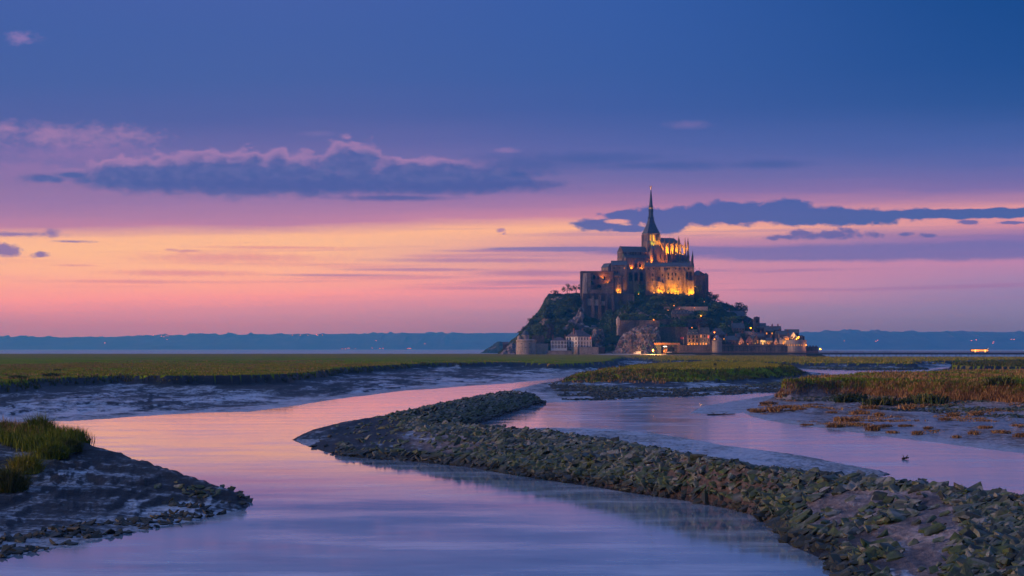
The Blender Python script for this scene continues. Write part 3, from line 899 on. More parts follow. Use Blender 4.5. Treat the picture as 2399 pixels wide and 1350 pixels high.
def hill_mat():
    m, N, bs, _ = mat('island_rock')
    g = N.n('ShaderNodeNewGeometry')
    pos = g.outputs['Position']
    sep = N.n('ShaderNodeSeparateXYZ'); N.link(g.outputs['Normal'], sep.inputs[0])
    n1 = N.noise(pos, 0.055, 5, 0.6)
    n2 = N.noise(pos, 0.32, 6, 0.65)
    n3 = N.noise(pos, 1.1, 4, 0.6)
    rock = N.ramp(N.m('MULTIPLY_ADD', n2, 0.6, N.m('MULTIPLY', n3, 0.4)), [(0.36, (0.06, 0.045, 0.04)), (0.5, (0.20, 0.155, 0.13)), (0.64, (0.40, 0.33, 0.29))])
    veg = N.ramp(N.m('MULTIPLY_ADD', n2, 0.5, N.m('MULTIPLY', n3, 0.5)), [(0.35, (0.012, 0.022, 0.010)), (0.5, (0.03, 0.048, 0.016)), (0.66, (0.075, 0.085, 0.030))])
    f = N.ss(N.m('ADD', n1, N.m('MULTIPLY_ADD', n2, 0.35, N.m('MULTIPLY', sep.outputs[2], -0.12))), 0.66, 0.74)
    N.link(N.mix(f, veg, rock), bs.inputs['Base Color'])
    bs.inputs['Roughness'].default_value = 0.95
    bs.inputs['Specular IOR Level'].default_value = 0.1
    bump(N, bs, N.m('ADD', n2, N.m('MULTIPLY', n3, 0.5)), 0.9, 0.8)
    return m


M_HILLROCK = hill_mat()
ni, nj = _XX.shape
_ii = np.arange(ni * nj).reshape(ni, nj)
_q = np.stack([_ii[:-1, :-1], _ii[1:, :-1], _ii[1:, 1:], _ii[:-1, 1:]], -1).reshape(-1, 4)
tag(add('island_hill', np_mesh('island_hill', np.stack([_XX.ravel(), _YY.ravel(), _HZ.ravel()], 1), _q, [M_HILLROCK], False)),
    'steep rocky island hill grown over with bushes', None, None, 'structure')

# ------------------------------------------------------------------ building materials
def masonry(name, a, b, c, scale=0.5):
    m, N, bs, _ = mat(name)
    pos = world_pos(N)
    n1 = N.noise(scaled(N, pos, (0.9, 0.9, 0.22)), 0.22, 5, 0.6)      # vertical weather streaks
    n2 = N.noise(pos, 0.9, 5, 0.65)
    N.link(N.ramp(N.m('MULTIPLY_ADD', n1, 0.55, N.m('MULTIPLY', n2, 0.45)), [(0.38, a), (0.5, b), (0.63, c)]), bs.inputs['Base Color'])
    bs.inputs['Roughness'].default_value = 0.9
    bs.inputs['Specular IOR Level'].default_value = 0.15
    bump(N, bs, n2, 0.7, 0.25)
    return m


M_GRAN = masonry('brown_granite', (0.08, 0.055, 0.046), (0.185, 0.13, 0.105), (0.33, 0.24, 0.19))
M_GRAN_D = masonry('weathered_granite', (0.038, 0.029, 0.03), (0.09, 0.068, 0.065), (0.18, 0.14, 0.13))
M_PALE = masonry('pale_granite', (0.22, 0.175, 0.15), (0.36, 0.29, 0.25), (0.48, 0.40, 0.35))
M_WHITE = masonry('white_render', (0.66, 0.62, 0.58), (0.78, 0.74, 0.70), (0.84, 0.80, 0.76))
M_SLATE = plain('slate', (0.028, 0.036, 0.048), (0.06, 0.072, 0.09), 0.6, 0.55, 0.4, c3=(0.10, 0.105, 0.12), spec=0.5)
M_SLATE_V = plain('mauve_slate', (0.06, 0.045, 0.055), (0.10, 0.075, 0.09), 0.6, 0.6, 0.4, c3=(0.15, 0.11, 0.12), spec=0.4)
M_LEAD = plain('lead_copper', (0.018, 0.030, 0.030), (0.04, 0.06, 0.06), 0.8, 0.5, 0.2, spec=0.5)
M_PANE = plain('dark_glass', (0.010, 0.012, 0.016), (0.02, 0.024, 0.03), 1.0, 0.15, spec=0.6)
M_DARKW = plain('dark_opening', (0.008, 0.007, 0.007), (0.016, 0.014, 0.013), 1.0, 0.9)
M_TRIM = plain('white_trim', (0.55, 0.52, 0.48), (0.70, 0.66, 0.62), 1.0, 0.7)
M_BRICK = plain('brick_chimney', (0.16, 0.07, 0.045), (0.26, 0.12, 0.08), 1.2, 0.9)
M_IRON = plain('black_iron', (0.012, 0.012, 0.014), (0.025, 0.025, 0.028), 1.0, 0.6)
M_GILT = plain('gilded_copper', (0.70, 0.42, 0.10), (0.85, 0.55, 0.18), 1.0, 0.35, metal=0.7)
YEL, ORA, GRN = (1.0, 0.44, 0.002), (1.0, 0.30, 0.01), (0.75, 0.95, 0.04)
M_LIT = glow('lit_window', (1.0, 0.40, 0.03), 1.25)
M_LITY = glow('yellow_lit_window', (1.0, 0.50, 0.02), 1.1)
M_LITR = glow('red_lit_window', (1.0, 0.14, 0.05), 0.9)
M_BULB = glow('lamp_glass', (1.0, 0.34, 0.03), 3.2)
M_BULBY = glow('floodlight_glass', (1.0, 0.46, 0.02), 2.6)
M_BULBW = glow('white_lamp_glass', (1.0, 0.93, 0.75), 5.0)

# ------------------------------------------------------------------ small shared meshes
_win = {}


def window_mesh(w, h, lit=None, arch=False, trim=None):
    """surround standing 5 cm proud with the pane set back inside it"""
    key = (round(w, 2), round(h, 2), lit, arch, trim)
    if key in _win: return _win[key]
    b = MB(); t = 0.16
    hw = w / 2
    def outline(hw_, h_, z0):
        if not arch: return [(-hw_, z0), (hw_, z0), (hw_, h_), (-hw_, h_)]
        zc = h_ - hw_
        return [(-hw_, z0), (hw_, z0)] + [(hw_ * math.cos(a), zc + hw_ * math.sin(a) * 1.25) for a in np.linspace(0, math.pi, 7)]
    o, i_ = outline(hw + t, h + t, -t), outline(hw, h, 0)
    n = len(o)
    vs = [(x, -0.10, z) for x, z in o] + [(x, -0.10, z) for x, z in i_] + [(x, 0.06, z) for x, z in o] + [(x, 0.0, z) for x, z in i_]
    fs = [(k, (k + 1) % n, n + (k + 1) % n, n + k) for k in range(n)]
    fs += [((k + 1) % n, k, 2 * n + k, 2 * n + (k + 1) % n) for k in range(n)]
    fs += [(n + k, n + (k + 1) % n, 3 * n + (k + 1) % n, 3 * n + k) for k in range(n)]
    fs.append(tuple(range(3 * n, 4 * n)))
    b.add(vs, fs)
    me = bpy.data.meshes.new('window')
    me.from_pydata(b.v, [], b.f)
    me.materials.append(trim or M_GRAN_D)
    me.materials.append(lit or M_PANE)
    me.polygons.foreach_set('material_index', [0] * (len(b.f) - 1) + [1])
    me.update()
    _win[key] = me
    return me


def put_windows(root, pts, w, h, rz=0.0, lit=None, arch=False, trim=None):
    """pts: (x, y, z) in the root's frame, rz turns the window from facing -y"""
    for p in pts:
        add('window', window_mesh(w, h, lit, arch, trim), root, p, (0, 0, rz))


def S(Y): return Y / FOC


def bld(name, label, cat, px, base, eave, ridge, Y, depth, rz=0.0, roof='gable', wall=None, rm=None, rows=(), wsz=(1.0, 1.5), lit=(), litm=None,
        chim=(), dorm=0, drop=5.0, trim=None, group=None, over=0.3, side=(), arch=False):
    wall = wall or M_GRAN; rm = rm or M_SLATE
    s = S(Y); w = (px[1] - px[0]) * s
    x0, _, zb = at((px[0] + px[1]) / 2, base, Y)
    ze, zr = at(0, eave, Y)[2] - zb, at(0, ridge, Y)[2] - zb
    r = empty(name, (x0, Y, zb), math.radians(rz))
    tag(r, label, cat, group)
    hw = w / 2
    wb = MB().box(-hw, hw, 0, depth, -drop, ze)
    if roof in ('gable', 'front'):
        if roof == 'front':   # gable wall towards the camera
            for y in (0.0, depth - 0.3):
                wb.add([(-hw, y, ze), (hw, y, ze), (0, y, zr - 0.15), (-hw, y + 0.3, ze), (hw, y + 0.3, ze), (0, y + 0.3, zr - 0.15)],
                       [(0, 1, 2), (5, 4, 3), (0, 2, 5, 3), (2, 1, 4, 5)])
    wb.build('wall', wall, r)
    if roof == 'gable':
        MB().gable(-hw, hw, 0, depth, ze, zr, 'x', over).build('roof', rm, r)
    elif roof == 'front':
        b = MB()
        for sg in (-1, 1):
            e, t = hw + over, 0.28
            b.add([(0, -0.15, zr), (sg * e, -0.15, ze - 0.2), (sg * e, -0.15, ze - 0.2 + t), (0, -0.15, zr + t),
                   (0, depth + 0.2, zr), (sg * e, depth + 0.2, ze - 0.2), (sg * e, depth + 0.2, ze - 0.2 + t), (0, depth + 0.2, zr + t)],
                  [(0, 1, 2, 3), (7, 6, 5, 4), (3, 2, 6, 7), (0, 4, 5, 1), (1, 5, 6, 2)])
        b.build('roof', rm, r)
    elif roof == 'hip':
        MB().hip(-hw, hw, 0, depth, ze, zr, min(hw * 0.8, depth / 2), over).build('roof', rm, r)
    elif roof == 'mansard':
        MB().hip(-hw, hw, 0, depth, ze, zr, 1.1, over, 1.1).build('roof', rm, r)
    elif roof == 'flat':
        MB().box(-hw - 0.2, hw + 0.2, -0.2, depth + 0.2, ze, ze + 0.5).build('parapet', wall, r)
    elif roof == 'crenel':
        n = max(2, int(w / 2.2))
        for k in range(n):
            a = -hw + k * w / n
            MB().box(a, a + w / n * 0.6, 0, 0.7, ze, ze + 1.0).build('merlon', wall, r)
    for q, (zf, n) in enumerate(rows):
        for c in range(n):
            xx = -hw + w * (c + 0.5) / n
            on = (q, c) in lit
            add('window', window_mesh(wsz[0], wsz[1], (litm or M_LIT) if on else None, arch, trim), r, (xx, 0, ze * zf))
    for sd, zf, n in side:
        for c in range(n):
            yy = depth * (c + 0.5) / n
            add('window', window_mesh(wsz[0], wsz[1], None, arch, trim), r, (-hw if sd < 0 else hw, yy, ze * zf), (0, 0, math.radians(-90 if sd < 0 else 90)))
    for c in chim:
        zt = zr + 1.6
        MB().box(hw * c - 0.55, hw * c + 0.55, depth / 2 - 0.45, depth / 2 + 0.45, ze, zt).box(hw * c - 0.3, hw * c + 0.3, depth / 2 - 0.2, depth / 2 + 0.2, zt, zt + 0.5).build('chimney', M_BRICK, r)
    for k in range(dorm):
        xx = -hw + w * (k + 0.5) / dorm
        dh = min(2.0, (zr - ze) * 0.6)
        d = MB().box(xx - 0.7, xx + 0.7, 0.25, 2.5, ze + 0.2, ze + dh).gable(xx - 0.7, xx + 0.7, 0.25, 2.5, ze + dh, ze + dh + 0.7, 'y', 0.12).build('dormer', M_SLATE, r)
        add('window', window_mesh(0.8, dh - 0.6, litm if ('d', k) in lit else None, False, M_TRIM), d, (xx, 0.25, ze + 0.4))
    return r


def rel(root, px, py, Y):
    """photograph point at distance Y, in a root's unrotated frame"""
    p = at(px, py, Y)
    return (p[0] - root.location.x, p[1] - root.location.y, p[2] - root.location.z)


def lamp_light(root, p, power, col, spot=None, angle=70, r=0.4, blend=0.6):
    ld = bpy.data.lights.new('light', 'SPOT' if spot is not None else 'POINT')
    ld.energy = power; ld.color = col; ld.shadow_soft_size = r
    lo = bpy.data.objects.new('light', ld); COL.objects.link(lo)
    lo.parent = root; lo.location = p
    if spot is not None:
        ld.spot_size = math.radians(angle); ld.spot_blend = blend
        lo.rotation_euler = (Vector(spot)).to_track_quat('-Z', 'Y').to_euler()
    return lo


_flood_me = {}


def floodlight(label, p, power, col, aim=(0, 1, 0.9), angle=110, size=0.45, group=None, bulb=None):
    r = empty('floodlight', p)
    tag(r, label, 'floodlight', group)
    MB().box(-size * 1.2, size * 1.2, -0.3, 0.35, -0.7, -0.05).box(-0.15, 0.15, -0.1, 0.1, -2.2, -0.7).build('housing', M_IRON, r)
    MB().lathe([(0.05, -0.05), (size, 0.02), (size * 0.9, 0.35), (size * 0.4, 0.6), (0.03, 0.68)], 8).build('lens', bulb or M_BULBY, r)
    lamp_light(r, (0, 0.1, 1.0), power, col, aim, angle)
    return r


def street_lamp(label, p, power, col, size=0.42, bulb=None, h=3.2, group=None):
    r = empty('street_lamp', (p[0], p[1], p[2] - h))
    tag(r, label, 'street lamp', group)
    MB().tube((0, 0, -2.0), (0, 0, h - size), 0.09, 6, 0.06).build('post', M_IRON, r)
    MB().lathe([(0.05, h - size), (size * 0.8, h - size * 0.5), (size, h), (size * 0.7, h + size * 0.6), (0.04, h + size)], 8).build('lantern', bulb or M_BULB, r)
    if power: lamp_light(r, (0, -size - 0.5, h + 0.1), power, col)
    return r


# ------------------------------------------------------------------ the abbey church
CY0 = 1815.0
cx0, _, _ = at(1525, 547, CY0)
ZF = 70.0
church = empty('abbey_church', (cx0, CY0, ZF), math.radians(20))
tag(church, 'abbey church with pointed spire crowning the island, its choir floodlit yellow', 'church')


def cz(py): return CAM_Z - (py - HZ) * CY0 / FOC - ZF


tw = 6.1
MB().box(-tw, tw, -tw, tw, 0, cz(547.5)).box(-tw - .35, tw + .35, -tw - .35, tw + .35, cz(572), cz(570.5)).box(-tw - .4, tw + .4, -tw - .4, tw + .4, cz(549), cz(547.3)).build('tower', M_GRAN, church)
for sx_ in (-1, 1):
    for sy_ in (-1, 1):
        MB().box(sx_ * tw - .7, sx_ * tw + .7, sy_ * tw - .7, sy_ * tw + .7, 0, cz(550)).build('corner_buttress', M_GRAN, church)
for k, (xx, l_) in enumerate(((-3.2, M_LITY), (0, M_LITY), (3.2, None))):
    add('belfry_opening', window_mesh(1.5, 5.6, l_, True, M_GRAN), church, (xx, -tw, cz(565)))
for xx in (-3, 0, 3):
    add('belfry_opening', window_mesh(1.5, 5.6, None, True, M_GRAN_D), church, (-tw, xx, cz(565)), (0, 0, math.radians(-90)))
# spire: concave pyramid, lantern with galleries, needle
def sq(r): return [(-r, -r), (r, -r), (r, r), (-r, r)]
sp = MB()
prof = [(6.7, 547.5), (5.9, 544), (4.2, 533), (3.0, 524), (2.25, 516), (2.05, 511)]
for (r1, p1), (r2, p2) in zip(prof, prof[1:]):
    sp.prism(sq(r1), cz(p1), cz(p2), sq(r2))
spo = sp.build('spire_roof', M_SLATE, church)
lan = MB().lathe([(2.1, cz(511)), (2.0, cz(485)), (1.2, cz(484.5))], 8, a0=math.pi / 8)
for z_, r_ in ((511.5, 3.3), (509.5, 2.7), (502, 2.4), (497, 2.3), (491, 2.35), (486, 2.2)):
    lan.lathe([(r_ - .3, cz(z_ + .5)), (r_, cz(z_)), (r_ - .2, cz(z_ - 1))], 8, a0=math.pi / 8)
for k in range(8):
    a = math.pi / 8 + k * math.pi / 4
    lan.tube((2.6 * math.cos(a), 2.6 * math.sin(a), cz(511)), (2.5 * math.cos(a), 2.5 * math.sin(a), cz(500)), .16, 4, .03)
    lan.tube((2.15 * math.cos(a), 2.15 * math.sin(a), cz(497)), (2.1 * math.cos(a), 2.1 * math.sin(a), cz(481)), .14, 4, .03)
    lan.tube((4.0 * math.cos(a) * .8, 4.0 * math.sin(a) * .8, cz(511)), (4.6 * math.cos(a) * .8, 4.6 * math.sin(a) * .8, cz(510.3)), .2, 4, .08)
lan.build('lantern', M_LEAD, church)
MB().lathe([(1.85, cz(486)), (1.3, cz(470)), (.75, cz(455)), (.22, cz(444))], 8, a0=math.pi / 8).build('needle', M_LEAD, church)
MB().lathe([(2.12, cz(490)), (2.12, cz(486.5))], 8, a0=math.pi / 8).build('gilded_band', M_GILT, church)
st = MB()
zt = cz(444)
st.lathe([(.5, zt), (.42, zt + .6), (.62, zt + 1.0), (.5, zt + 1.9), (.58, zt + 2.4), (.2, zt + 2.75), (.3, zt + 3.0), (.28, zt + 3.25), (.05, zt + 3.45)], 8)
for s_ in (-1, 1):   # wings
    st.add([(s_ * .2, .2, zt + 2.3), (s_ * 1.5, .45, zt + 3.4), (s_ * .9, .45, zt + 2.0), (s_ * .2, .35, zt + 2.2), (s_ * 1.45, .6, zt + 3.3), (s_ * .9, .6, zt + 1.9)],
           [(0, 1, 2), (5, 4, 3), (0, 3, 4, 1), (1, 4, 5, 2), (2, 5, 3, 0)])
st.tube((.35, -.2, zt + 2.3), (.7, -.5, zt + 3.2), .1, 4).tube((.7, -.5, zt + 3.1), (.9, -.5, zt + 4.3), .07, 4, .02)
st.build('winged_statue', M_GILT, church)
# nave
MB().box(-31.5, -5.8, -6.2, 6.2, 0, cz(592)).build('nave', M_GRAN, church)
MB().gable(-31.3, -5.0, -6.2, 6.2, cz(592), cz(578.6), 'x', .5).build('nave_roof', M_SLATE, church)
MB().add([(-31.8, -6.2, 10), (-31.8, 6.2, 10), (-31.8, 6.2, cz(590.5)), (-31.8, 0, cz(577.5)), (-31.8, -6.2, cz(590.5)),
          (-31.2, -6.2, 10), (-31.2, 6.2, 10), (-31.2, 6.2, cz(590.5)), (-31.2, 0, cz(577.5)), (-31.2, -6.2, cz(590.5))],
         [(0, 4, 3, 2, 1), (5, 6, 7, 8, 9), (0, 5, 9, 4), (4, 9, 8, 3), (3, 8, 7, 2), (2, 7, 6, 1), (1, 6, 5, 0)]).build('west_gable', M_GRAN, church)
for yy in (-3, 0, 3):
    add('west_window', window_mesh(1.3, 4.6, None, True, M_GRAN), church, (-31.8, yy, cz(605)), (0, 0, math.radians(-90)))
MB().box(-30.8, -6.0, -11.5, -6.0, 0, cz(606)).build('aisle', M_GRAN, church)
MB().add([(-31, -12, cz(606)), (-6, -12, cz(606)), (-6, -6, cz(599.5)), (-31, -6, cz(599.5)), (-31, -12, cz(607)), (-6, -12, cz(607)), (-6, -6, cz(607)), (-31, -6, cz(607))],
         [(0, 1, 2, 3), (4, 7, 6, 5), (0, 4, 5, 1), (1, 5, 6, 2), (2, 6, 7, 3), (3, 7, 4, 0)]).build('aisle_roof', M_SLATE, church)
for k in range(5):
    add('clerestory_window', window_mesh(1.2, 2.6, None, True, M_GRAN), church, (-28.6 + 5.1 * k, -6.2, cz(598.5)))
    MB().box(-31.0 + 5.1 * k, -30.2 + 5.1 * k, -6.7, -6.15, cz(600), cz(592.3)).build('pilaster', M_GRAN, church)
for k in range(4):
    add('aisle_window', window_mesh(1.2, 3.2, M_LIT if k == 3 else None, True, M_GRAN), church, (-25 + 5.4 * k, -11.5, cz(621)))
# south transept with a stair turret
MB().box(-5.6, 5.6, -16.5, -5.8, 0, cz(592)).build('transept', M_GRAN, church)
MB().add([(-5.9, -16.9, cz(594)), (5.9, -16.9, cz(594)), (0, -16.9, cz(575)), (-5.9, -16.2, cz(594)), (5.9, -16.2, cz(594)), (0, -16.2, cz(575))],
         [(0, 1, 2), (5, 4, 3), (0, 2, 5, 3), (2, 1, 4, 5), (0, 3, 4, 1)]).build('transept_gable', M_GRAN, church)
MB().gable(-5.6, 5.6, -16.2, -5.0, cz(592), cz(577), 'y', .3).build('transept_roof', M_SLATE, church)
for xx in (-2.6, 2.6):
    add('transept_window', window_mesh(1.5, 4.6, None, True, M_GRAN), church, (xx, -16.5, cz(608)))
MB().lathe([(2.0, 0), (2.0, cz(588)), (2.3, cz(587.5)), (2.3, cz(586.5))], 10, -6.4, -17).build('stair_turret', M_GRAN, church)
MB().lathe([(2.4, cz(586.5)), (1.2, cz(581)), (.05, cz(577))], 10, -6.4, -17).build('turret_cap', M_SLATE, church)
# choir
apse = lambda r, a0=-90, a1=90, n=7, cx=25.0: [(cx + r * math.cos(math.radians(a)), r * math.sin(math.radians(a))) for a in np.linspace(a0, a1, n)]
MB().prism([(5.8, 5.6), (5.8, -5.6)] + apse(5.6), 0, cz(570)).build('choir', M_GRAN, church)
ro = MB()
base = [(5.8, 5.9), (5.8, -5.9)] + apse(5.9)
vs = [(x, y, cz(570)) for x, y in base] + [(5.8, 0, cz(557)), (23.5, 0, cz(557))]
nb = len(base)
fs = [(1, 2, nb + 1, nb), (0, nb, nb + 1, nb - 1), (0, 1, nb)] + [(k, k + 1, nb + 1) for k in range(2, nb - 1)] + [tuple(range(nb - 1, -1, -1))]
ro.add(vs, fs).build('choir_roof', M_SLATE, church)
MB().tube((23.5, 0, cz(558)), (23.5, 0, cz(551)), .12, 5, .05).build('finial', M_LEAD, church)
MB().prism([(5.8, 11.5), (5.8, -11.5)] + apse(11.5), 0, cz(598)).build('ambulatory', M_GRAN, church)
ring = []
for x_ in (8.5, 13.5, 18.5, 23.0):
    ring += [(x_, -12.5, -math.pi / 2), (x_, 12.5, math.pi / 2)]
for a in (-68, -40, -12, 16, 44, 70):
    ar = math.radians(a); ring.append((25 + 12.5 * math.cos(ar), 12.5 * math.sin(ar), ar))
for k, (x_, y_, a) in enumerate(ring):
    tall = cz(572 + (k * 37 % 9)); tip = tall + 5.5 + (k * 13 % 4)
    if k == 6: tall, tip = cz(566), cz(553)
    o = MB()
    o.box(-0.75, 0.75, -0.75, 0.75, 0, tall)
    o.prism(sq(.9), tall, tall + .5, sq(.75)).prism(sq(.62), tall + .5, tip, sq(.04))
    for q in range(4):
        u, v = ((1, 1), (-1, 1), (1, -1), (-1, -1))[q]
        o.prism([(u * .6 - .2, v * .6 - .2), (u * .6 + .2, v * .6 - .2), (u * .6 + .2, v * .6 + .2), (u * .6 - .2, v * .6 + .2)], tall, tall + 2.2,
                [(u * .6 - .02, v * .6 - .02), (u * .6 + .02, v * .6 - .02), (u * .6 + .02, v * .6 + .02), (u * .6 - .02, v * .6 + .02)])
    p = o.build('pinnacle', M_GRAN, church, (x_, y_, 0))
    p.rotation_euler = (0, 0, a)
    f = MB()
    ux, uy = -math.cos(a), -math.sin(a)
    pts = [(0.6, cz(584)), (3.0, cz(578.5)), (5.2, cz(574.5)), (6.8, cz(572.5))]
    for (d1, z1), (d2, z2) in zip(pts, pts[1:]):
        f.tube((x_ + ux * d1, y_ + uy * d1, z1), (x_ + ux * d2, y_ + uy * d2, z2), .42, 4)
    f.build('flying_buttress', M_GRAN, church)
    ap = MB().box(-.6, .6, -.6, .6, 0, cz(600 - k % 3)).prism(sq(.55), cz(600 - k % 3), cz(588 - (k * 5) % 4), sq(.03)).build('low_pinnacle', M_GRAN, church, (x_ - ux * 4.6, y_ - uy * 4.6, 0))
    ap.rotation_euler = (0, 0, a)
for x_ in (11, 16, 21):
    add('choir_window', window_mesh(1.9, 7.5, M_LITY, True, M_GRAN), church, (x_, -5.6, cz(594)))
for a in (-75, -45, -15):
    ar = math.radians(a)
    add('choir_window', window_mesh(1.6, 7.0, None, True, M_GRAN), church, (25 + 5.5 * math.cos(ar), 5.5 * math.sin(ar), cz(594)), (0, 0, ar + math.pi / 2))
MB().prism([(5.8, 16.5), (5.8, -16.5)] + apse(16.5, n=9), -2, cz(612)).build('chapel_ring', M_GRAN, church)


def cw(x, y, z):
    c, s = math.cos(math.radians(20)), math.sin(math.radians(20))
    return (cx0 + x * c - y * s, CY0 + x * s + y * c, ZF + z)


_fl = 'yellow floodlight on the chapel roofs shining up the choir'
for x_, y_, pw in ((11, -9.2, 17000), (16, -9.2, 17000), (21, -9.2, 17000), (26, -14.6, 9000)):
    floodlight(_fl, cw(x_, y_, cz(597)), pw, YEL, (0.1, 0.6, 1.2), 150, 0.4, 'choir floodlights')
for a in (-60, -28):
    ar = math.radians(a)
    floodlight(_fl, cw(25 + 9 * math.cos(ar), 9 * math.sin(ar), cz(597)), 17000, YEL, (-0.3, 0.5, 1.2), 150, 0.4, 'choir floodlights')
floodlight('orange floodlight below the transept stair turret', cw(-9.5, -19.5, cz(620)), 9000, ORA, (0.45, 0.5, 1.0), 110, 0.4)
floodlight('orange floodlight in front of the transept gable', cw(2.5, -23, cz(621)), 6500, ORA, (0.05, 1, 1.1), 110, 0.4)
floodlight('greenish floodlight on the transept roof facing the tower', cw(-1.5, -9.0, cz(577)), 1500, (0.85, 1.0, 0.05), (0, 0.8, 0.6), 120, 0.25)
floodlight('yellow floodlight at the tower foot beside the choir roof', cw(4.5, -9.5, cz(577)), 6500, YEL, (-0.15, 0.55, 1.0), 120, 0.25)

# ------------------------------------------------------------------ abbey ranges round the church
lod = bld('abbey_lodging', 'tall buttressed abbey range with slate roof, its walls floodlit yellow from below', 'abbey building', (1512, 1626), 694, 625, 614.5, 1782, 15, roof='gable', drop=14)
ze = at(0, 625, 1782)[2] - lod.location.z
for px in (1519, 1531, 1545, 1557, 1563, 1568, 1583, 1592, 1603, 1613):
    put_windows(lod, [rel(lod, px, 631.5, 1782)], 1.0, 1.5)
for px, py in ((1529, 645), (1529, 657), (1552, 646), (1552, 659), (1566, 644), (1575, 643), (1566, 653), (1583, 644), (1544, 652), (1590, 655), (1575, 655)):
    put_windows(lod, [rel(lod, px, py + 2, 1782)], 0.9, 2.2, arch=True)
for px, h in ((1516, 690), (1538, 690), (1561, 690), (1594, 690), (1604, 690), (1623, 690)):
    p = rel(lod, px, 692, 1782); top = rel(lod, px, 629 + (px % 3) * 3, 1782)[2]
    MB().prism([(p[0] - .9, -1.5), (p[0] + .9, -1.5), (p[0] + .9, 0), (p[0] - .9, 0)], -12, top, [(p[0] - .8, -.5), (p[0] + .8, -.5), (p[0] + .8, 0), (p[0] - .8, 0)]).build('buttress', M_GRAN, lod)
for px in (1610, 1617.5):   # the tall blind arches of the east bay
    put_windows(lod, [rel(lod, px, 655, 1782)], 2.0, 7.0, arch=True, trim=M_GRAN, lit=M_GRAN)
for (a, b, t) in ((1540, 1550, 661), (1550, 1557, 665), (1611, 1625, 659)):
    p, q = rel(lod, a, 694, 1782), rel(lod, b, t, 1782)
    MB().box(p[0], q[0], -2.2, -.02, -12, q[2]).box(p[0] - .15, q[0] + .15, -2.4, -.02, q[2], q[2] + .35).build('annex', M_GRAN, lod)
    put_windows(lod, [((p[0] + q[0]) / 2, -2.2, q[2] * .45)], 0.7, 1.6)
_g = 'floodlights along the foot of the abbey range'
for px, py, pw, lab in ((1532.5, 687, 1700, 'small yellow floodlight at the west foot of the lodging range'), (1544, 687, 3000, 'yellow floodlight below the lodging annex'),
                        (1552, 687, 3000, 'yellow floodlight below the lodging annex'), (1565, 687, 3000, 'yellow floodlight among the bushes below the lodging range'),
                        (1573, 687.5, 3200, 'yellow floodlight among the bushes below the lodging range'), (1582, 689, 6500, 'bright yellow floodlight below the middle buttress of the lodging range'),
                        (1589.5, 690, 6500, 'bright yellow floodlight below the middle buttress of the lodging range'), (1614, 692, 5500, 'bright yellow floodlight below the east bay of the lodging range'),
                        (1622, 690, 4500, 'yellow floodlight at the east corner of the lodging range')):
    floodlight(lab, at(px, py, 1776.0), pw * 2.1, YEL, (0, 0.75, 0.9), 125, 0.75, _g)
# spired turret and the gatehouse block at the east end
tz = at(1621.5, 640, 1783)
tur = empty('stair_turret', (tz[0], 1785, tz[2])); tag(tur, 'slim turret with tall stone spire on the east corner of the lodging range', 'turret')
zz = lambda py, o, Y: at(0, py, Y)[2] - o.location.z
MB().lathe([(1.8, -2), (1.8, zz(624, tur, 1785))], 8).build('shaft', M_GRAN_D, tur)
MB().lathe([(2.0, zz(624, tur, 1785)), (1.0, zz(609, tur, 1785)), (.06, zz(597, tur, 1785))], 8).build('spire', M_GRAN_D, tur)
gat = bld('abbey_gatehouse', 'dark stone gatehouse block with stepped roof and crosses at the abbey east end', 'abbey building', (1627, 1655), 700, 645, 633, 1792, 20, rz=8, roof='hip', wall=M_GRAN_D, drop=14,
          rows=((.35, 3), (.7, 3)), wsz=(.9, 1.9), arch=True)
for fx, fy in ((-3, 10), (1.2, 10)):
    zr = zz(633, gat, 1792)
    MB().tube((fx, fy, zr - .5), (fx, fy, zr + 3), .1, 4).box(fx - .5, fx + .5, fy - .08, fy + .08, zr + 1.9, zr + 2.1).build('cross', M_IRON, gat)
for k, px in enumerate((1643, 1649)):
    p = rel(gat, px, 640, 1790)
    MB().box(p[0] - .8, p[0] + .8, .5, 2.2, zz(650, gat, 1792), zz(637 + k * 3, gat, 1792)).build('chimney', M_GRAN_D, gat)
MB().lathe([(2.6, -14), (2.5, zz(646, gat, 1792)), (2.8, zz(645, gat, 1792)), (.1, zz(639, gat, 1792))], 10, 5.4, 1.0).build('corner_turret', M_GRAN_D, gat)
floodlight('yellow floodlight hidden between the lodging range and the gatehouse', at(1628.5, 672, 1786), 2600, YEL, (-0.5, 0.3, 0.6), 130, 0.3)
# middle wall below the nave
mid_w = bld('abbey_wall', 'plain abbey wall with tall blind arches between west tower and lodging range', 'abbey building', (1466, 1513), 700, 632, 632, 1788, 9, roof='flat', drop=14)
for px in (1477, 1490, 1503):
    put_windows(mid_w, [rel(mid_w, px, 659, 1788)], 3.0, 8.0, arch=True, trim=M_GRAN, lit=M_GRAN_D)
for px in (1471, 1484, 1497, 1509):
    p = rel(mid_w, px, 690, 1788)
    MB().box(p[0] - .7, p[0] + .7, -1.2, 0, -14, zz(637, mid_w, 1788)).build('buttress', M_GRAN, mid_w)
put_windows(mid_w, [rel(mid_w, 1480, 658, 1788)], 1.2, 5.0, arch=True)
ter = bld('abbey_terrace', 'orange lit terrace wall with pillars below the nave aisle', 'abbey building', (1472, 1513), 634, 612.5, 612.5, 1797, 6, roof='flat', drop=4)
for px in (1478, 1486, 1495, 1503):
    p = rel(ter, px, 630, 1797)
    MB().box(p[0] - .55, p[0] + .55, -1.0, 0, -2, zz(614, ter, 1797)).build('pillar', M_GRAN, ter)
for px, l_ in ((1482, None), (1490, None), (1499, None), (1509, M_LIT)):
    put_windows(ter, [rel(ter, px, 626, 1797)], 1.4, 3.2, arch=True, lit=l_)
floodlight('orange floodlight on the terrace under the nave, west one', at(1479, 630.5, 1794.3), 1500, ORA, (0.2, 0.9, 0.9), 150, 0.3)
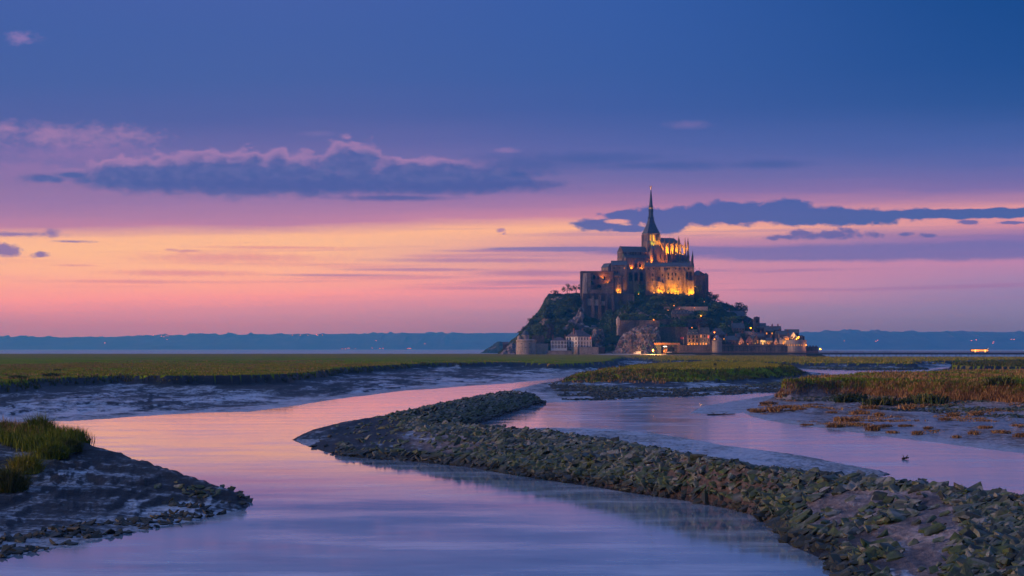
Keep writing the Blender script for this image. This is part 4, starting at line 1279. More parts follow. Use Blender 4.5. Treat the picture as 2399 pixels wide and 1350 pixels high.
floodlight('orange floodlight on the terrace under the nave, east one', at(1504, 630.5, 1794.3), 2400, ORA, (-0.1, 0.9, 0.9), 150, 0.35)
# west block with its roof, round tower and the lit gabled wing
wb = bld('abbey_west_block', 'square abbey block with slate roof left of the nave', 'abbey building', (1433, 1469), 692, 621, 610, 1780, 14, roof='gable', drop=16, rows=((.87, 3),), wsz=(1.0, 1.4), lit={(0, 2)})
for px, py in ((1440, 640), (1447, 640), (1441, 650), (1449, 650)):
    put_windows(wb, [rel(wb, px, py, 1780)], .9, 2.0)
wt = empty('round_tower', (at(1448, 690, 1778.5)[0], 1780, at(0, 690, 1780)[2])); tag(wt, 'half round stone tower lit from its foot on the west block', 'tower')
MB().lathe([(4.4, -10), (4.2, zz(650, wt, 1780)), (4.7, zz(648.5, wt, 1780)), (4.7, zz(646, wt, 1780)), (.2, zz(642, wt, 1780))], 16).build('shaft', M_GRAN, wt)
for a in (-110, -75):
    for py in (657, 667, 677):
        ar = math.radians(a)
        add('window', window_mesh(.6, 1.9, None, True, M_GRAN), wt, (4.25 * math.cos(ar), 4.25 * math.sin(ar), zz(py, wt, 1780)), (0, 0, ar + math.pi / 2))
floodlight('orange floodlight at the foot of the round west tower, left one', at(1447.5, 686.5, 1774), 3600, (1, .42, .015), (-0.1, 0.5, 1.1), 130, 0.7)
floodlight('orange floodlight at the foot of the round west tower, right one', at(1453, 686.5, 1774), 3600, (1, .42, .015), (0.05, 0.5, 1.1), 130, 0.7)
gw = bld('abbey_gable_wing', 'narrow gabled wing with its pale west wall lit orange', 'abbey building', (1424, 1437), 650, 626, 617, 1787, 14, rz=24, roof='front', drop=6, rows=((.4, 1),), wsz=(.9, 2.0), arch=True)
floodlight('orange floodlight on the flat roof shining at the gabled wing', at(1419, 641, 1780), 3800, ORA, (0.6, 0.6, 0.75), 130, 0.3)
lw = bld('abbey_ruined_range', 'long roofless lower range with arched openings at the abbey west end', 'abbey building', (1361, 1437), 692, 636.5, 636.5, 1776, 26, roof='flat', wall=M_GRAN_D, drop=14)
MB().box(*[rel(lw, 1407, 0, 1776)[0], rel(lw, 1424, 0, 1776)[0]], 2, 12, zz(637, lw, 1776), zz(634, lw, 1776)).build('upper_wall', M_GRAN, lw)
for px, py, w_, h_ in ((1387, 668, 3.2, 3.6), (1403, 675, 4.2, 3.0), (1418, 675, 3.6, 3.0), (1392, 655, 2.4, 4.0), (1401, 654, 1.4, 2.8), (1415, 655, 2.4, 3.2), (1426, 666, 1.6, 2.2), (1378, 650, 1.0, 1.4)):
    put_windows(lw, [rel(lw, px, py, 1776)], w_, h_, arch=True, trim=M_GRAN)
for (a, b, t, d) in ((1377, 1384, 640, 1.4), (1384, 1412, 679, 1.6), (1410, 1437, 664, 1.1), (1376, 1437, 684, 2.2)):
    p, q = rel(lw, a, 692, 1776), rel(lw, b, t, 1776)
    MB().box(p[0], q[0], -d, -.02, -12, q[2]).build('ledge_wall', M_GRAN, lw)
MB().prism([(rel(lw, 1361, 0, 1776)[0] - 1.2, -4), (rel(lw, 1375, 0, 1776)[0], -4), (rel(lw, 1375, 0, 1776)[0], 0), (rel(lw, 1361, 0, 1776)[0] - 1.2, 0)], -30, zz(640, lw, 1776),
           [(rel(lw, 1372, 0, 1776)[0], -.6), (rel(lw, 1376, 0, 1776)[0], -.6), (rel(lw, 1376, 0, 1776)[0], 0), (rel(lw, 1366, 0, 1776)[0], 0)]).build('sloping_buttress', M_PALE, lw)
floodlight('orange floodlight inside the ruined range, upper one', at(1413, 653, 1773.4), 2600, ORA, (0.1, 0.7, 0.9), 150, 0.25)
floodlight('orange floodlight on the ledge of the ruined range, lower one', at(1424, 663, 1772.6), 2200, ORA, (-0.4, 0.7, 0.6), 150, 0.25)
rw = bld('retaining_wall', 'high buttressed retaining wall below the abbey west end', 'wall', (1366, 1486), 770, 689, 689, 1770, 14, roof='flat', wall=M_GRAN_D, drop=8)
for k, px in enumerate((1372, 1389, 1405, 1420, 1436, 1484)):
    p = rel(rw, px, 770, 1770); t = zz(691 + (k % 2) * 3, rw, 1770); hwb = (2.6, 1.9, 1.9, 1.7, 1.6, 1.0)[k]
    MB().prism([(p[0] - hwb, -3.2), (p[0] + hwb, -3.2), (p[0] + hwb, 0), (p[0] - hwb, 0)], -6, t, [(p[0] - hwb * .6, -.7), (p[0] + hwb * .6, -.7), (p[0] + hwb * .6, 0), (p[0] - hwb * .6, 0)]).build('buttress', M_GRAN_D if k in (0, 3) else M_GRAN, rw)
for (a, b, t, d) in ((1376, 1386, 700, .5), (1392, 1402, 702, .5), (1408, 1418, 706, .5)):
    p, q = rel(rw, a, 716, 1770), rel(rw, b, t, 1770)
    MB().box(p[0], q[0], -d, -.02, p[2], q[2]).build('pale_panel', M_PALE, rw)
b = MB(); p = rel(rw, 1366, 770, 1770); q = rel(rw, 1430, 735, 1770)
b.box(p[0] - 1, q[0], -1.8, -.02, -6, q[2]).build('plinth', M_GRAN_D, rw)

# ------------------------------------------------------------------ foot of the island, west side
gt = empty('round_tower', (*at(1233, 832, 1702)[:2], at(0, 832, 1702)[2])); tag(gt, 'broad round bastion tower with small conical lantern roof at the west foot', 'tower')
gz = lambda py: zz(py, gt, 1702)
MB().lathe([(9.5, -4), (9.2, 1), (8.7, gz(801)), (9.1, gz(800)), (9.1, gz(796.5)), (8.2, gz(796.4)), (7.6, gz(795))], 28).build('drum', M_PALE, gt)
MB().lathe([(3.3, gz(797)), (3.2, gz(785)), (3.5, gz(784.8))], 14, -.8, 0).build('lantern_turret', M_PALE, gt)
MB().lathe([(3.7, gz(784.8)), (1.8, gz(777)), (.08, gz(771.5))], 14, -.8, 0).build('cone_roof', M_SLATE, gt)
MB().lathe([(1.6, gz(797)), (1.9, gz(792)), (1.3, gz(788)), (.3, gz(786))], 10, -6.2, -2).build('watch_turret', M_PALE, gt)
for a, py in ((-120, 806), (-72, 806), (-135, 815), (-95, 815), (-70, 815), (-140, 827), (-108, 826), (-85, 827), (-55, 820)):
    ar = math.radians(a)
    add('gun_slit', window_mesh(1.1, .5, None, False, M_PALE), gt, (8.95 * math.cos(ar), 8.95 * math.sin(ar), gz(py)), (0, 0, ar + math.pi / 2))
bld('curtain_wall', 'pale curved curtain wall right of the broad round tower', 'wall', (1255, 1284), 832, 806.5, 806.5, 1704, 3, roof='flat', wall=M_PALE, drop=3)
bld('ruined_gatehouse', 'roofless grey stone block behind the broad round tower', 'building', (1247, 1275), 812, 788, 786, 1714, 10, roof='crenel', wall=M_GRAN_D, rows=((.3, 2),), wsz=(.9, 1.2))
bld('stone_hut', 'small stone hut on the shore rocks at the far west end', 'building', (1178, 1191), 817, 806, 801, 1742, 6, roof='gable', wall=M_GRAN_D, rm=M_SLATE_V, over=.2)
bld('stone_hut', 'square brown ruin standing high on the west slope', 'building', (1266, 1277), 737, 721.5, 721, 1800, 6, roof='flat', wall=M_PALE, drop=4)
w1 = bld('white_house', 'low white two storey house with hipped slate roof and rows of shuttered windows', 'house', (1291, 1328), 826, 798.5, 789.5, 1700, 11, roof='hip', wall=M_WHITE, rm=M_SLATE_V,
         rows=((.40, 5), (.72, 5)), wsz=(1.15, 2.1), trim=M_BRICK, chim=(-.75, .8), drop=4)
for py in (806.5, 813, 798.8):
    z_ = zz(py, w1, 1700)
    MB().box(-7.1, 7.1, -.14, -.02, z_, z_ + .35).build('string_course', M_TRIM, w1)
# corner house: two white faces meeting at the near corner
ca = math.radians(40)
p = at(1353, 829, 1698)
w2 = empty('white_house', p, ca); tag(w2, 'tall white three storey corner house with mauve hipped roof and many windows', 'house')
L2, L1 = 17.0, 15.4
e2, r2 = zz(789, w2, 1700), zz(773, w2, 1704)
MB().box(0, L2, 0, L1, zz(813, w2, 1700), e2).build('wall', M_WHITE, w2)
MB().box(-.1, L2 + .1, -.1, L1 + .1, -4, zz(813, w2, 1700)).build('stone_base', M_PALE, w2)
MB().hip(0, L2, 0, L1, e2, r2, 5.0, .5).build('roof', M_SLATE_V, w2)
for py in (793.5, 803.5, 811.5):
    put_windows(w2, [((c + .5) * L2 / 5, 0, zz(py + 3, w2, 1700)) for c in range(5)], 1.2, 2.1, trim=M_BRICK)
    put_windows(w2, [(0, (c + .5) * L1 / 4, zz(py + 3, w2, 1700)) for c in range(4)], 1.5, 2.1, math.radians(-90), trim=M_BRICK)
    z_ = zz(py + 4.6, w2, 1700)
    MB().box(-.14, L2 + .1, -.14, -.02, z_, z_ + .3).box(-.14, -.02, -.02, L1, z_, z_ + .3).build('string_course', M_TRIM, w2)
add('window', window_mesh(1.2, 2.1, M_LITR, False, M_BRICK), w2, (L2 * .91, -.02, zz(795, w2, 1700)))
put_windows(w2, [(-.1, L1 * .62, zz(831, w2, 1700))], 4.2, 5.0, math.radians(-90), arch=True, trim=M_PALE)
MB().box(1.4, 2.4, 6.5, 7.5, e2, r2 + 1.2).build('chimney', M_BRICK, w2)
MB().box(12.4, 13.4, 7.2, 8.2, e2, r2 + .8).build('chimney', M_BRICK, w2)
bld('stone_wall', 'rough pale garden wall below the low white house', 'wall', (1284, 1340), 834, 823, 823, 1692, 2, roof='flat', wall=M_PALE, drop=3)
b_ = bld('stone_wall', 'square pale stone bastion with gun slits right of the corner house', 'wall', (1359, 1402), 834, 814.5, 814.5, 1688, 9, roof='flat', wall=M_PALE, drop=3, side=())
for px in (1369, 1389):
    add('gun_slit', window_mesh(1.2, .45, None, False, M_PALE), b_, rel(b_, px, 829, 1688))
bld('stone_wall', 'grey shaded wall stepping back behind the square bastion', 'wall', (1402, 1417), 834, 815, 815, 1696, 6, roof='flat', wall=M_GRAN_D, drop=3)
wtu = empty('watch_turret', at(1448, 775, 1716)); tag(wtu, 'slender watch turret with pointed cap at the corner of the upper wall', 'turret')
MB().lathe([(1.2, -4), (1.2, 4), (1.75, 6), (1.75, zz(749, wtu, 1716))], 10).build('shaft', M_PALE, wtu)
MB().lathe([(1.9, zz(749, wtu, 1716)), (.9, zz(744, wtu, 1716)), (.1, zz(741, wtu, 1716))], 10).build('cap', M_PALE, wtu)
bld('rampart_wall', 'upper stone wall above the bare cliff, right of the watch turret', 'wall', (1451, 1545), 776, 752, 752, 1719, 3, roof='flat', wall=M_GRAN, drop=4)
bld('rampart_wall', 'dark terrace wall behind the timber shelter', 'wall', (1540, 1613), 803, 767.5, 767.5, 1716, 4, roof='flat', wall=M_GRAN_D, drop=6)
bld('rampart_wall', 'low mossy terrace wall under the mid slope house', 'wall', (1536, 1660), 757, 749.5, 749.5, 1738, 2, roof='flat', wall=M_GRAN_D, drop=4)
bld('rampart_wall', 'stone rampart in front of the lit hotels', 'wall', (1588, 1669), 832, 809.5, 809.5, 1690, 3, roof='flat', wall=M_GRAN, drop=3)
rr = bld('rampart_wall', 'long stone rampart with a dark string course on the east side', 'wall', (1691, 1840), 832, 808, 808, 1690, 3, roof='flat', wall=M_GRAN, drop=3)
z_ = zz(811.5, rr, 1690)
MB().box(rel(rr, 1691, 0, 1690)[0], rel(rr, 1840, 0, 1690)[0], -.35, -.02, z_ - .5, z_).build('string_course', M_GRAN_D, rr)
for px in range(1697, 1838, 9):
    x_ = rel(rr, px, 0, 1690)[0]
    MB().box(x_ - .25, x_ + .25, -.3, -.02, -3, z_ - .6).build('rib', M_GRAN_D, rr)
kt = empty('round_tower', (at(1680, 832, 1688)[0], 1688, at(0, 832, 1688)[2])); tag(kt, 'plain round rampart tower between the two long ramparts', 'tower')
MB().lathe([(4.4, -3), (4.2, zz(801, kt, 1688)), (4.45, zz(800.5, kt, 1688)), (4.45, zz(798.5, kt, 1688)), (.3, zz(797.5, kt, 1688))], 18).build('drum', M_PALE, kt)
fb = empty('round_tower', (at(1863, 832, 1696)[0], 1696, at(0, 832, 1696)[2])); tag(fb, 'wide round bastion with a row of lit corbels at the east end', 'tower')
fz = lambda py: zz(py, fb, 1696)
MB().lathe([(9.6, -4), (9.4, fz(809)), (9.9, fz(807.5)), (9.9, fz(797)), (9.3, fz(796.9)), (9.0, fz(799))], 26).build('drum', M_PALE, fb)
for k in range(9):
    ar = math.radians(-168 + k * 13)
    add('lit_corbel', window_mesh(.55, .9, M_LIT, False, M_GRAN_D), fb, (9.78 * math.cos(ar), 9.78 * math.sin(ar), fz(810)), (0, 0, ar + math.pi / 2))
bld('low_building', 'low dark crenellated barbican right of the wide bastion', 'building', (1889, 1917), 832, 812.5, 812, 1704, 6, roof='crenel', wall=M_GRAN_D, drop=3)

# timber shelter beside the causeway head
sh = empty('shelter', at(1562, 831, 1690)); tag(sh, 'open timber shelter with flat orange roof beside the parking ground', 'shelter')
M_WOOD = plain('larch_wood', (0.30, 0.13, 0.05), (0.44, 0.21, 0.09), 0.8, .7)
a_, b2 = rel(sh, 1533, 0, 1690)[0], rel(sh, 1593, 0, 1690)[0]
MB().box(a_, b2, -.5, 8, zz(808, sh, 1690), zz(803.5, sh, 1690)).build('roof', M_WOOD, sh)
MB().box(a_ + .5, rel(sh, 1549, 0, 1690)[0], .5, 7.5, -1, zz(808.2, sh, 1690)).build('side_wall', M_SLATE, sh)
MB().box(rel(sh, 1549, 0, 1690)[0] + .02, b2 - .5, 7, 7.5, -1, zz(808.2, sh, 1690)).build('rear_wall', M_GRAN_D, sh)
for px in (1556, 1568, 1580, 1591):
    x_ = rel(sh, px, 0, 1690)[0]
    MB().box(x_ - .18, x_ + .18, .2, .56, -1, zz(808.2, sh, 1690)).build('post', M_IRON, sh)
x_ = rel(sh, 1558, 0, 1690)[0]
MB().box(x_ - 1.6, x_ + 1.6, .1, .3, zz(812.8, sh, 1690), zz(811.4, sh, 1690)).build('light_strip', M_BULBW, sh)
x_ = rel(sh, 1559, 0, 1690)[0]
MB().box(x_ - 1.7, x_ + 1.7, 1.5, 3.5, -1, zz(817, sh, 1690)).build('kiosk', M_WOOD, sh)

# ------------------------------------------------------------------ the village
hA = bld('hotel', 'lit grey stone hotel with slate mansard and glowing ground floor, left of the taller one', 'hotel', (1611, 1637), 812, 784.5, 772, 1702, 10, roof='mansard', rows=((.08, 4), (.40, 3), (.72, 3)), wsz=(1.1, 2.1),
         lit={(0, 0), (0, 1), (0, 2), (0, 3)}, dorm=3, trim=M_GRAN_D, chim=(-.95,))
hB = bld('hotel', 'taller stone hotel with steep slate mansard and dormers, right of the lit one', 'hotel', (1638, 1664), 812, 783, 767.5, 1702, 10, roof='mansard', rows=((.08, 4), (.40, 3), (.74, 3)), wsz=(1.1, 2.3),
         lit={(0, 0), (0, 1), (0, 2), (2, 0)}, dorm=3, chim=(-.95,), trim=M_TRIM)
add('window', window_mesh(1.1, 2.0, M_LITR, False, M_TRIM), hB, (rel(hB, 1659.5, 0, 1702)[0], -.03, zz(792, hB, 1702)))
V = [  # name, label, px0, px1, base, eave, ridge, Y, depth, rz, roof, wall, rows, lit, chim
    ('house', 'stone house with long blue slate roof right of the hotels', 1663, 1701, 802, 785, 769, 1712, 10, 0, 'hip', M_GRAN_D, ((.35, 4),), {(0, 3)}, ()),
    ('house', 'low hall with hipped slate roof behind the plain round tower', 1668, 1692, 801, 797, 785, 1700, 9, 0, 'hip', M_GRAN_D, (), (), ()),
    ('house', 'small cottage with front gable lit orange, first from the plain round tower', 1731, 1743, 808, 802, 790, 1698, 8, 0, 'front', M_PALE, ((.2, 2),), (), ()),
    ('house', 'dark gabled house with glowing orange edges between the cottages', 1747, 1764, 808, 800, 786, 1699, 9, -18, 'front', M_GRAN, ((.25, 2),), (), ()),
    ('house', 'house with slate roof set back behind the first cottages', 1700, 1730, 808, 797, 787, 1704, 9, 0, 'gable', M_GRAN_D, ((.3, 4),), (), (-.8, .7)),
    ('house', 'narrow tall house with two glowing windows behind the rampart', 1766, 1779, 808, 795, 786, 1702, 8, 12, 'front', M_GRAN, ((.2, 2), (.55, 2)), {(0, 1), (1, 1)}, (.6,)),
    ('house', 'square house with bright yellow lit front wall on the rampart', 1782, 1793, 808, 797.5, 795, 1697, 7, 0, 'hip', M_WHITE, ((.25, 2),), (), ()),
    ('house', 'small house with three glowing windows right of the bright yellow one', 1796, 1810, 808, 798, 791, 1699, 8, 0, 'gable', M_PALE, ((.25, 3),), {(0, 0), (0, 1)}, (.7,)),
    ('house', 'tiny cottage with orange lit front gable near the wide bastion', 1813, 1823, 808, 802, 793, 1698, 7, 0, 'front', M_PALE, ((.2, 1),), (), ()),
    ('house', 'house with pale timbered gable near the wide bastion', 1824, 1834, 808, 800, 790, 1700, 7, 0, 'front', M_WHITE, ((.25, 2),), (), ()),
    ('house', 'house with orange lit end wall touching the wide bastion', 1832, 1841, 808, 796, 793, 1694, 7, 20, 'hip', M_PALE, ((.3, 1),), {(0, 0)}, ()),
    ('house', 'restaurant pavilion glowing orange on top of the wide bastion', 1838, 1852, 799, 789, 786, 1702, 8, 0, 'hip', M_PALE, ((.25, 4),), {(0, 0), (0, 1), (0, 2)}, (.5,)),
    ('house', 'white timbered house right of the glowing pavilion', 1852, 1866, 799, 788, 778, 1706, 9, 0, 'front', M_WHITE, ((.2, 3), (.6, 2)), (), ()),
    ('house', 'long dark roofed house at the east end with a lit gable edge', 1838, 1871, 790, 781, 771.5, 1716, 10, -10, 'gable', M_GRAN_D, ((.4, 5),), (), ()),
    ('house', 'tall narrow dark house right of the lit gable edge', 1873, 1885, 800, 789, 785, 1710, 8, 0, 'hip', M_GRAN_D, ((.3, 2), (.7, 2)), (), ()),
    ('house', 'broad house with low curved looking roof behind the pavilion', 1826, 1858, 796, 784, 777, 1712, 10, 0, 'gable', M_GRAN, ((.35, 5),), (), (.3,)),
    ('house', 'grey stone house with steep slate roof in mid village', 1717, 1745, 783, 769, 757, 1736, 10, 8, 'gable', M_GRAN, ((.25, 4), (.65, 4)), (), (-.9, .9)),
    ('house', 'dark house below the parish church, its lane lamp lit', 1747, 1768, 797, 785, 776, 1722, 9, 0, 'gable', M_GRAN_D, ((.3, 3),), (), (.8,)),
    ('house', 'house stacked below the pines with long mauve roof', 1700, 1745, 752, 740, 728, 1772, 10, -6, 'gable', M_GRAN_D, ((.35, 6),), (), (-.6,)),
    ('house', 'dark old house with big square chimney on the east skyline', 1692, 1712, 728, 719, 713, 1790, 9, 0, 'hip', M_GRAN_D, ((.3, 3),), (), (.15,)),
    ('house', 'gabled house stepping down the skyline right of the pines', 1738, 1756, 770, 752, 739, 1764, 9, 10, 'front', M_GRAN_D, ((.2, 2), (.55, 2)), (), ()),
    ('house', 'narrow house on the skyline left of the parish church tower', 1753, 1766, 778, 762, 752, 1758, 8, 0, 'front', M_GRAN_D, ((.25, 2), (.6, 2)), (), (.7,)),
    ('house', 'plain house with two yellow windows right of the parish church', 1793, 1812, 792, 776, 766, 1734, 9, 0, 'gable', M_GRAN_D, ((.55, 3),), {(0, 0), (0, 2)}, (.8,)),
    ('house', 'skyline house with chimneys in the middle of the east slope', 1806, 1830, 788, 773, 764, 1742, 9, 0, 'gable', M_GRAN_D, ((.4, 4),), {(0, 0)}, (-.6, .5)),
    ('house', 'stepped house with slate roof above the yellow windows', 1786, 1803, 780, 769, 763, 1752, 9, 0, 'gable', M_GRAN_D, ((.4, 3),), (), ()),
    ('house', 'low house with slate roof behind the timbered gable', 1820, 1843, 792, 783, 775, 1726, 9, 6, 'gable', M_GRAN_D, ((.35, 4),), (), (-.2,)),
    ('house', 'house with grey roof just below the parish church nave', 1762, 1790, 800, 789, 779, 1714, 9, 0, 'gable', M_GRAN_D, ((.3, 4),), (), (.6,)),
    ('house', 'crowded roof among the lanes left of the parish church', 1722, 1750, 799, 790, 781, 1716, 9, -8, 'gable', M_GRAN_D, ((.3, 4),), (), (.2,)),
    ('house', 'stone house with slate roof and five dormers alone on the mid slope', 1574, 1615, 752, 735.5, 726, 1748, 9, 0, 'mansard', M_GRAN, ((.35, 5),), (), ()),
]
ROOTS = {}
for n_, lab, a, b, bs_, ev, rg, Y, dp, rz, rf, wl, rws, lt, ch in V:
    ROOTS[lab] = bld(n_, lab, 'house', (a, b), bs_, ev, rg, Y, dp, rz, rf, wl, None, rws, (.9, 1.4), lt, None, ch, 5 if 'five dormers' in lab else 0, 6, group=None)
pc = bld('parish_church', 'small parish church with square saddleback tower on the east slope', 'church', (1774, 1795), 783, 768, 757, 1744, 9, roof='gable', wall=M_GRAN_D, rows=((.3, 3),), wsz=(.9, 2.4), arch=True)
x0_, x1_ = rel(pc, 1767, 0, 1744)[0], rel(pc, 1780, 0, 1744)[0]
MB().box(x0_, x1_, 1, 6, -6, zz(744, pc, 1744)).build('tower', M_GRAN_D, pc)
MB().gable(x0_, x1_, 1, 6, zz(744, pc, 1744), zz(741.5, pc, 1744), 'y', .1).build('tower_roof', M_SLATE, pc)
for x_ in (x0_ + .2, x1_ - .2):
    MB().tube((x_, 1.2, zz(744, pc, 1744)), (x_, 1.2, zz(740.5, pc, 1744)), .2, 4, .03).build('finial', M_GRAN_D, pc)
put_windows(pc, [((x0_ + x1_) / 2, 1, zz(757, pc, 1744))], 1.4, 3.2, arch=True)

# lamps that light the lower town
for lab, px, py, Y, pw, sz, col in (
        ('bright orange lamp at the foot of the bare cliff by the parking ground', 1530, 821.5, 1682, 26000, .95, (1, .48, .09)),
        ('lamp at the causeway head right of the barbican, glowing orange', 1921.5, 818, 1688, 2500, .8, (1, .42, .12)),
        ('small orange lamp on the upper wall above the cliff', 1531, 749, 1717, 250, .4, (1, .48, .09)),
        ('orange lamp among the trees below the mid slope house', 1642, 740, 1748, 350, .55, (1, .48, .09)),
        ('orange lamp in the lane above the crowded roofs', 1759, 769, 1722, 900, .7, (1, .36, .06)),
        ('pale lamp beside the skyline house with the big chimney', 1697, 725, 1786, 120, .35, (1, .9, .6)),
        ('orange lamp on the roof line left of the hotel dormers', 1621, 768, 1708, 150, .35, (1, .45, .09)),
        ('orange lamp over the long blue roof right of the hotels', 1674, 779, 1706, 400, .45, (1, .42, .08)),
        ('orange lamp behind the plain round tower', 1674, 795, 1696, 260, .5, (1, .45, .07)),
        ('orange lamp on the east tip of the wide bastion', 1888.5, 809, 1690, 300, .55, (1, .36, .08)),
        ('bright lamp at the foot of the lit gable edge', 1870.5, 791, 1703, 3000, .8, (1, .45, .07)),
        ('orange lamp on the terrace of the wide bastion', 1866, 794, 1696, 900, .6, (1, .45, .07)),
        ('orange lamp under the timber shelter', 1556, 823, 1691, 500, .6, (1, .48, .09)),
        ('orange lamp on the rampart terrace below the taller hotel', 1656, 811, 1697, 1500, .5, (1, .5, .08))):
    street_lamp(lab, at(px, py, Y), pw, col, sz)
for lab, px, py, Y, pw, aim, col in (
        ('orange floodlight washing the lit hotel from below', 1612, 808, 1696, 3600, (.5, .7, .8), (1, .48, .07)),
        ('orange floodlight before the first lit cottage', 1733, 807, 1694.5, 700, (.15, .8, .5), ORA),
        ('orange floodlight before the dark gabled house', 1752, 807, 1694.5, 700, (.1, .8, .6), ORA),
        ('yellow floodlight before the bright yellow house', 1787, 807.5, 1693, 1500, (0, .8, .5), (1, .55, .07)),
        ('yellow floodlight before the three glowing windows', 1801, 807.5, 1694.5, 500, (0, .8, .5), (1, .55, .07)),
        ('orange floodlight before the tiny cottage', 1818, 807.5, 1694.5, 400, (0, .8, .5), ORA),
        ('yellow floodlight beside the wide bastion', 1835, 806.5, 1690.5, 900, (.1, .8, .5), (1, .5, .06)),
        ('orange floodlight on the pavilion terrace', 1844, 798.5, 1697, 900, (0, .8, .4), ORA),
        ('orange floodlight on the rocks below the abbey', 1579, 717, 1756, 1500, (-.3, .8, .6), (1, .36, .05)),
        ('orange floodlight along the upper path, west one', 1565, 728, 1742, 600, (.2, .8, .5), (1, .25, .05)),
        ('orange floodlight along the upper path, middle one', 1592, 724, 1745, 700, (.2, .8, .5), (1, .25, .05)),
        ('orange floodlight along the upper path, east one', 1627, 722, 1748, 450, (0, .8, .5), (1, .36, .05)),
        ('orange floodlight under the gatehouse trees', 1650, 708, 1776, 900, (.1, .6, .9), ORA)):
    floodlight(lab, at(px, py, Y), pw, col, aim, 140, .18 if 'path' in lab else .3, None, M_BULB)
bld('path_wall', 'low wall of the upper path glowing orange above the mid slope house', 'wall', (1556, 1658), 728, 720, 720, 1758, 2, rz=-5, roof='flat', wall=M_PALE, drop=4)

# ------------------------------------------------------------------ bare cliffs
def rock_mat(name, a, b, c):
    m, N, bs, _ = mat(name)
    pos = world_pos(N)
    v = N.n('ShaderNodeTexVoronoi'); N.put(v.inputs['Vector'], pos); v.inputs['Scale'].default_value = 0.35
    n = N.noise(pos, 0.7, 6, 0.7)
    sepc = N.n('ShaderNodeSeparateColor'); N.link(v.outputs['Color'], sepc.inputs[0])
    f = N.m('MULTIPLY_ADD', sepc.outputs[0], 0.35, N.m('MULTIPLY', n, 0.65))
    N.link(N.ramp(f, [(0.3, a), (0.5, b), (0.68, c)]), bs.inputs['Base Color'])
    bs.inputs['Roughness'].default_value = 0.85
    bump(N, bs, n, 0.9, 0.6)
    return m


M_CLIFF = rock_mat('pale_cliff_rock', (0.055, 0.04, 0.038), (0.19, 0.14, 0.13), (0.38, 0.30, 0.28))


def cliff(name, label, lft, rgt, Y0, Y1, seed, amp=3.0, nx=70, ny=46, m=None):
    """face between a left and a right outline (photograph points, foot to head), leaning back from Y0 to Y1"""
    t = np.linspace(0, 1, ny); u = np.linspace(0, 1, nx)
    L = np.stack([np.interp(t, np.linspace(0, 1, len(lft)), [p[k] for p in lft]) for k in (0, 1)], 1)
    R = np.stack([np.interp(t, np.linspace(0, 1, len(rgt)), [p[k] for p in rgt]) for k in (0, 1)], 1)
    P = L[:, None] * (1 - u)[None, :, None] + R[:, None] * u[None, :, None]
    Y = Y0 + (Y1 - Y0) * t[:, None] ** 0.85 + 3.5 * (np.abs(u * 2 - 1) ** 3)[None, :] + 0 * P[..., 0]
    X = (P[..., 0] - CXP) * Y / FOC; Z = CAM_Z - (P[..., 1] - HZ) * Y / FOC
    def facets(s, sd):
        return np.abs(fbm(X / s + Z / (s * 2.1), Z / s - X / (s * 2.6), 3, sd))
    d = amp * (ridged(X / 9, Z / 9, 3, seed) - .5) + amp * 1.5 * facets(6.5, seed + 3) + amp * .9 * facets(2.6, seed + 7)
    Y = Y - d * np.clip(np.minimum(t * 6, 1), 0, 1)[:, None]
    X = X + 1.5 * fbm(X / 3, Z / 3, 2, seed + 11); Z = Z + 1.9 * fbm(X / 2.5, Z / 2.5, 2, seed + 13) * np.clip(t * 5, 0, 1)[:, None]
    i = np.arange(nx * ny).reshape(ny, nx)
    q = np.stack([i[:-1, :-1], i[:-1, 1:], i[1:, 1:], i[1:, :-1]], -1).reshape(-1, 4)
    o = add(name, np_mesh(name, np.stack([X.ravel(), Y.ravel(), Z.ravel()], 1), q, [m or M_CLIFF], False))
    return tag(o, label, None, None, 'structure')


M_CLIFF2 = rock_mat('mauve_cliff_rock', (0.04, 0.032, 0.03), (0.13, 0.10, 0.095), (0.30, 0.24, 0.225))
cliff('cliff', 'bare pale cliff under the upper wall, partly lit orange', [(1428, 834), (1440, 818), (1449, 800), (1458, 784), (1474, 774), (1492, 764)],
      [(1545, 834), (1543, 815), (1547, 797), (1546, 780), (1538, 765), (1530, 758)], 1694, 1715, 5, 3.6)
cliff('cliff', 'pinkish rocks on the slope left of the retaining wall', [(1318, 772), (1330, 755), (1345, 742), (1356, 728)], [(1362, 772), (1366, 760), (1368, 740), (1366, 720)], 1728, 1758, 25, 3.0, 40, 34, M_CLIFF2)
cliff('cliff', 'row of pink rock needles behind the corner house', [(1384, 812), (1386, 795), (1388, 780), (1391, 771)], [(1418, 815), (1417, 798), (1415, 782), (1411, 769)], 1712, 1724, 37, 3.4, 36, 30, M_CLIFF2)
cliff('cliff', 'rocks at the waterline on the far west point', [(1160, 836), (1176, 826), (1190, 814), (1198, 806)], [(1212, 836), (1212, 822), (1214, 808), (1214, 800)], 1712, 1742, 47, 2.2, 44, 30, M_CLIFF2)


# ------------------------------------------------------------------ leaves
def leaf_mat(name, a, b, c, scale=0.8):
    m, N, bs, _ = mat(name)
    pos = world_pos(N)
    g = N.n('ShaderNodeNewGeometry')
    f = N.m('MULTIPLY_ADD', g.outputs['Random Per Island'], 0.55, N.m('MULTIPLY', N.noise(pos, scale * .35, 3, 0.6), 0.45))
    N.link(N.ramp(f, [(0.2, a), (0.5, b), (0.8, c)]), bs.inputs['Base Color'])
    bs.inputs['Roughness'].default_value = 0.8
    bs.inputs['Specular IOR Level'].default_value = 0.15
    return m


